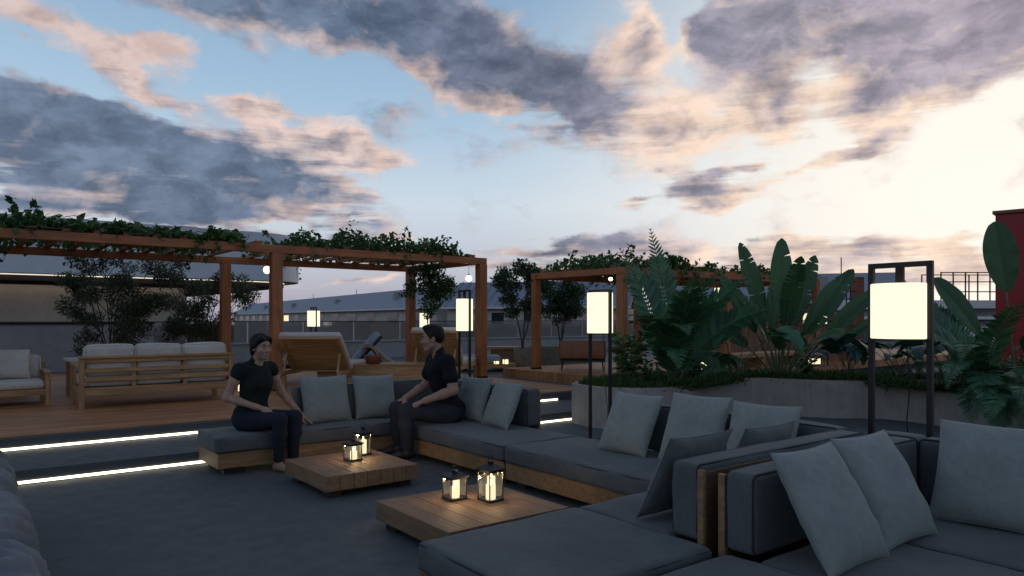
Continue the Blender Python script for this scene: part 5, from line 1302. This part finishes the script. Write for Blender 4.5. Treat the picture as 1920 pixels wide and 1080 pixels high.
def shrub(lab, base, n, hgt, leaf, mat, seed, spread=.22):
    q = random.Random(seed); r = thing('shrub', lab, 'shrub', base, 0, 'leafy shrubs in the planter'); mb = MB(); ps, ds = [], []
    for i in range(n):
        a, sp, hh = q.uniform(0, 6.28), spread * q.uniform(.2, 1), hgt * q.uniform(.6, 1); pts = [(math.cos(a) * sp * f, math.sin(a) * sp * f, hh * f) for f in (0, .25, .5, .75, 1)]; mb.tube(pts, [.006, .005, .004, .003, .002], 5)
        for j in range(14):
            f = q.uniform(.25, 1.02); ps.append((math.cos(a) * sp * f, math.sin(a) * sp * f, hh * min(1, f))); b = a + q.choice([-1, 1]) * q.uniform(.5, 1.8); ds.append((math.cos(b), math.sin(b), q.uniform(-.1, .8)))
    mb.build('stem', M['stem'], r, smooth=True); k = len(ps); leaves('foliage', np.array(ps), np.array(ds), rdir(k, 1.5), leaf * nr.uniform(.7, 1.3, k), leaf * .42 * nr.uniform(.8, 1.2, k), M[mat], r, 'ovate', .3, .2); return r
shrub('bright green leafy shrub at the left end of the planter', PD(1178, 9.35, TOPZ), 15, .92, .15, 'shrub', 41, .28)
shrub('low dark shrub between the cycad and the banana plant', PD(1302, 10.0, TOPZ), 14, .46, .09, 'darkleaf', 42, .26)
shrub('low green shrub right of the bright one at the planter edge', PD(1215, 9.4, TOPZ), 10, .42, .09, 'shrub', 43, .2)
shrub('low shrub with narrow leaves behind the right cycad', PD(1885, 9.3, TOPZ), 14, .55, .11, 'fern', 44, .3)
shrub('small shrub behind the banana stems', PD(1510, 11.2, TOPZ), 12, .5, .10, 'shrub', 45, .25)
shrub('tiny red tipped plant between the banana leaves', PD(1472, 10.6, TOPZ + .75), 4, .3, .07, 'redleaf', 46, .1)
# ground cover on the planter, thickest along the front edge
ii = nr.integers(0, len(inner), 30000); pa = np.array([[p.x, p.y] for p in inner])
cen = np.array([4.0, 10.8]); f = nr.beta(1, 2.2, len(ii))[:, None] * .9
fr_, nx_ = nr.random((len(ii), 1)), pa[(ii + 1) % len(pa)]
e2 = pa[ii] * (1 - fr_) + nx_ * fr_; tgt = e2 + (cen - e2) / np.maximum(np.linalg.norm(cen - e2, axis=1, keepdims=True), .1) * 1.1
g2 = e2 * (1 - f) + tgt * f
hgt = np.array([.5 + .9 * NZ.noise(Vector((a * 2.3, b * 2.3, 1))) for a, b in g2])
G = np.concatenate([g2, np.full((len(g2), 1), PZ - .055)], 1)
dr = rdir(len(G), 1.1, .5)
go = leaves('ground_cover', G, dr, rdir(len(G), .2), .115 * nr.uniform(.5, 1.3, len(G)) * np.clip(.8 + hgt * .5, .4, 1.5), .016 * nr.uniform(.7, 1.5, len(G)), M['grass'], None, 'lance', .35, .1)
tag(go, 'short grassy ground cover filling the top of the planter', 'ground cover', None, 'stuff')
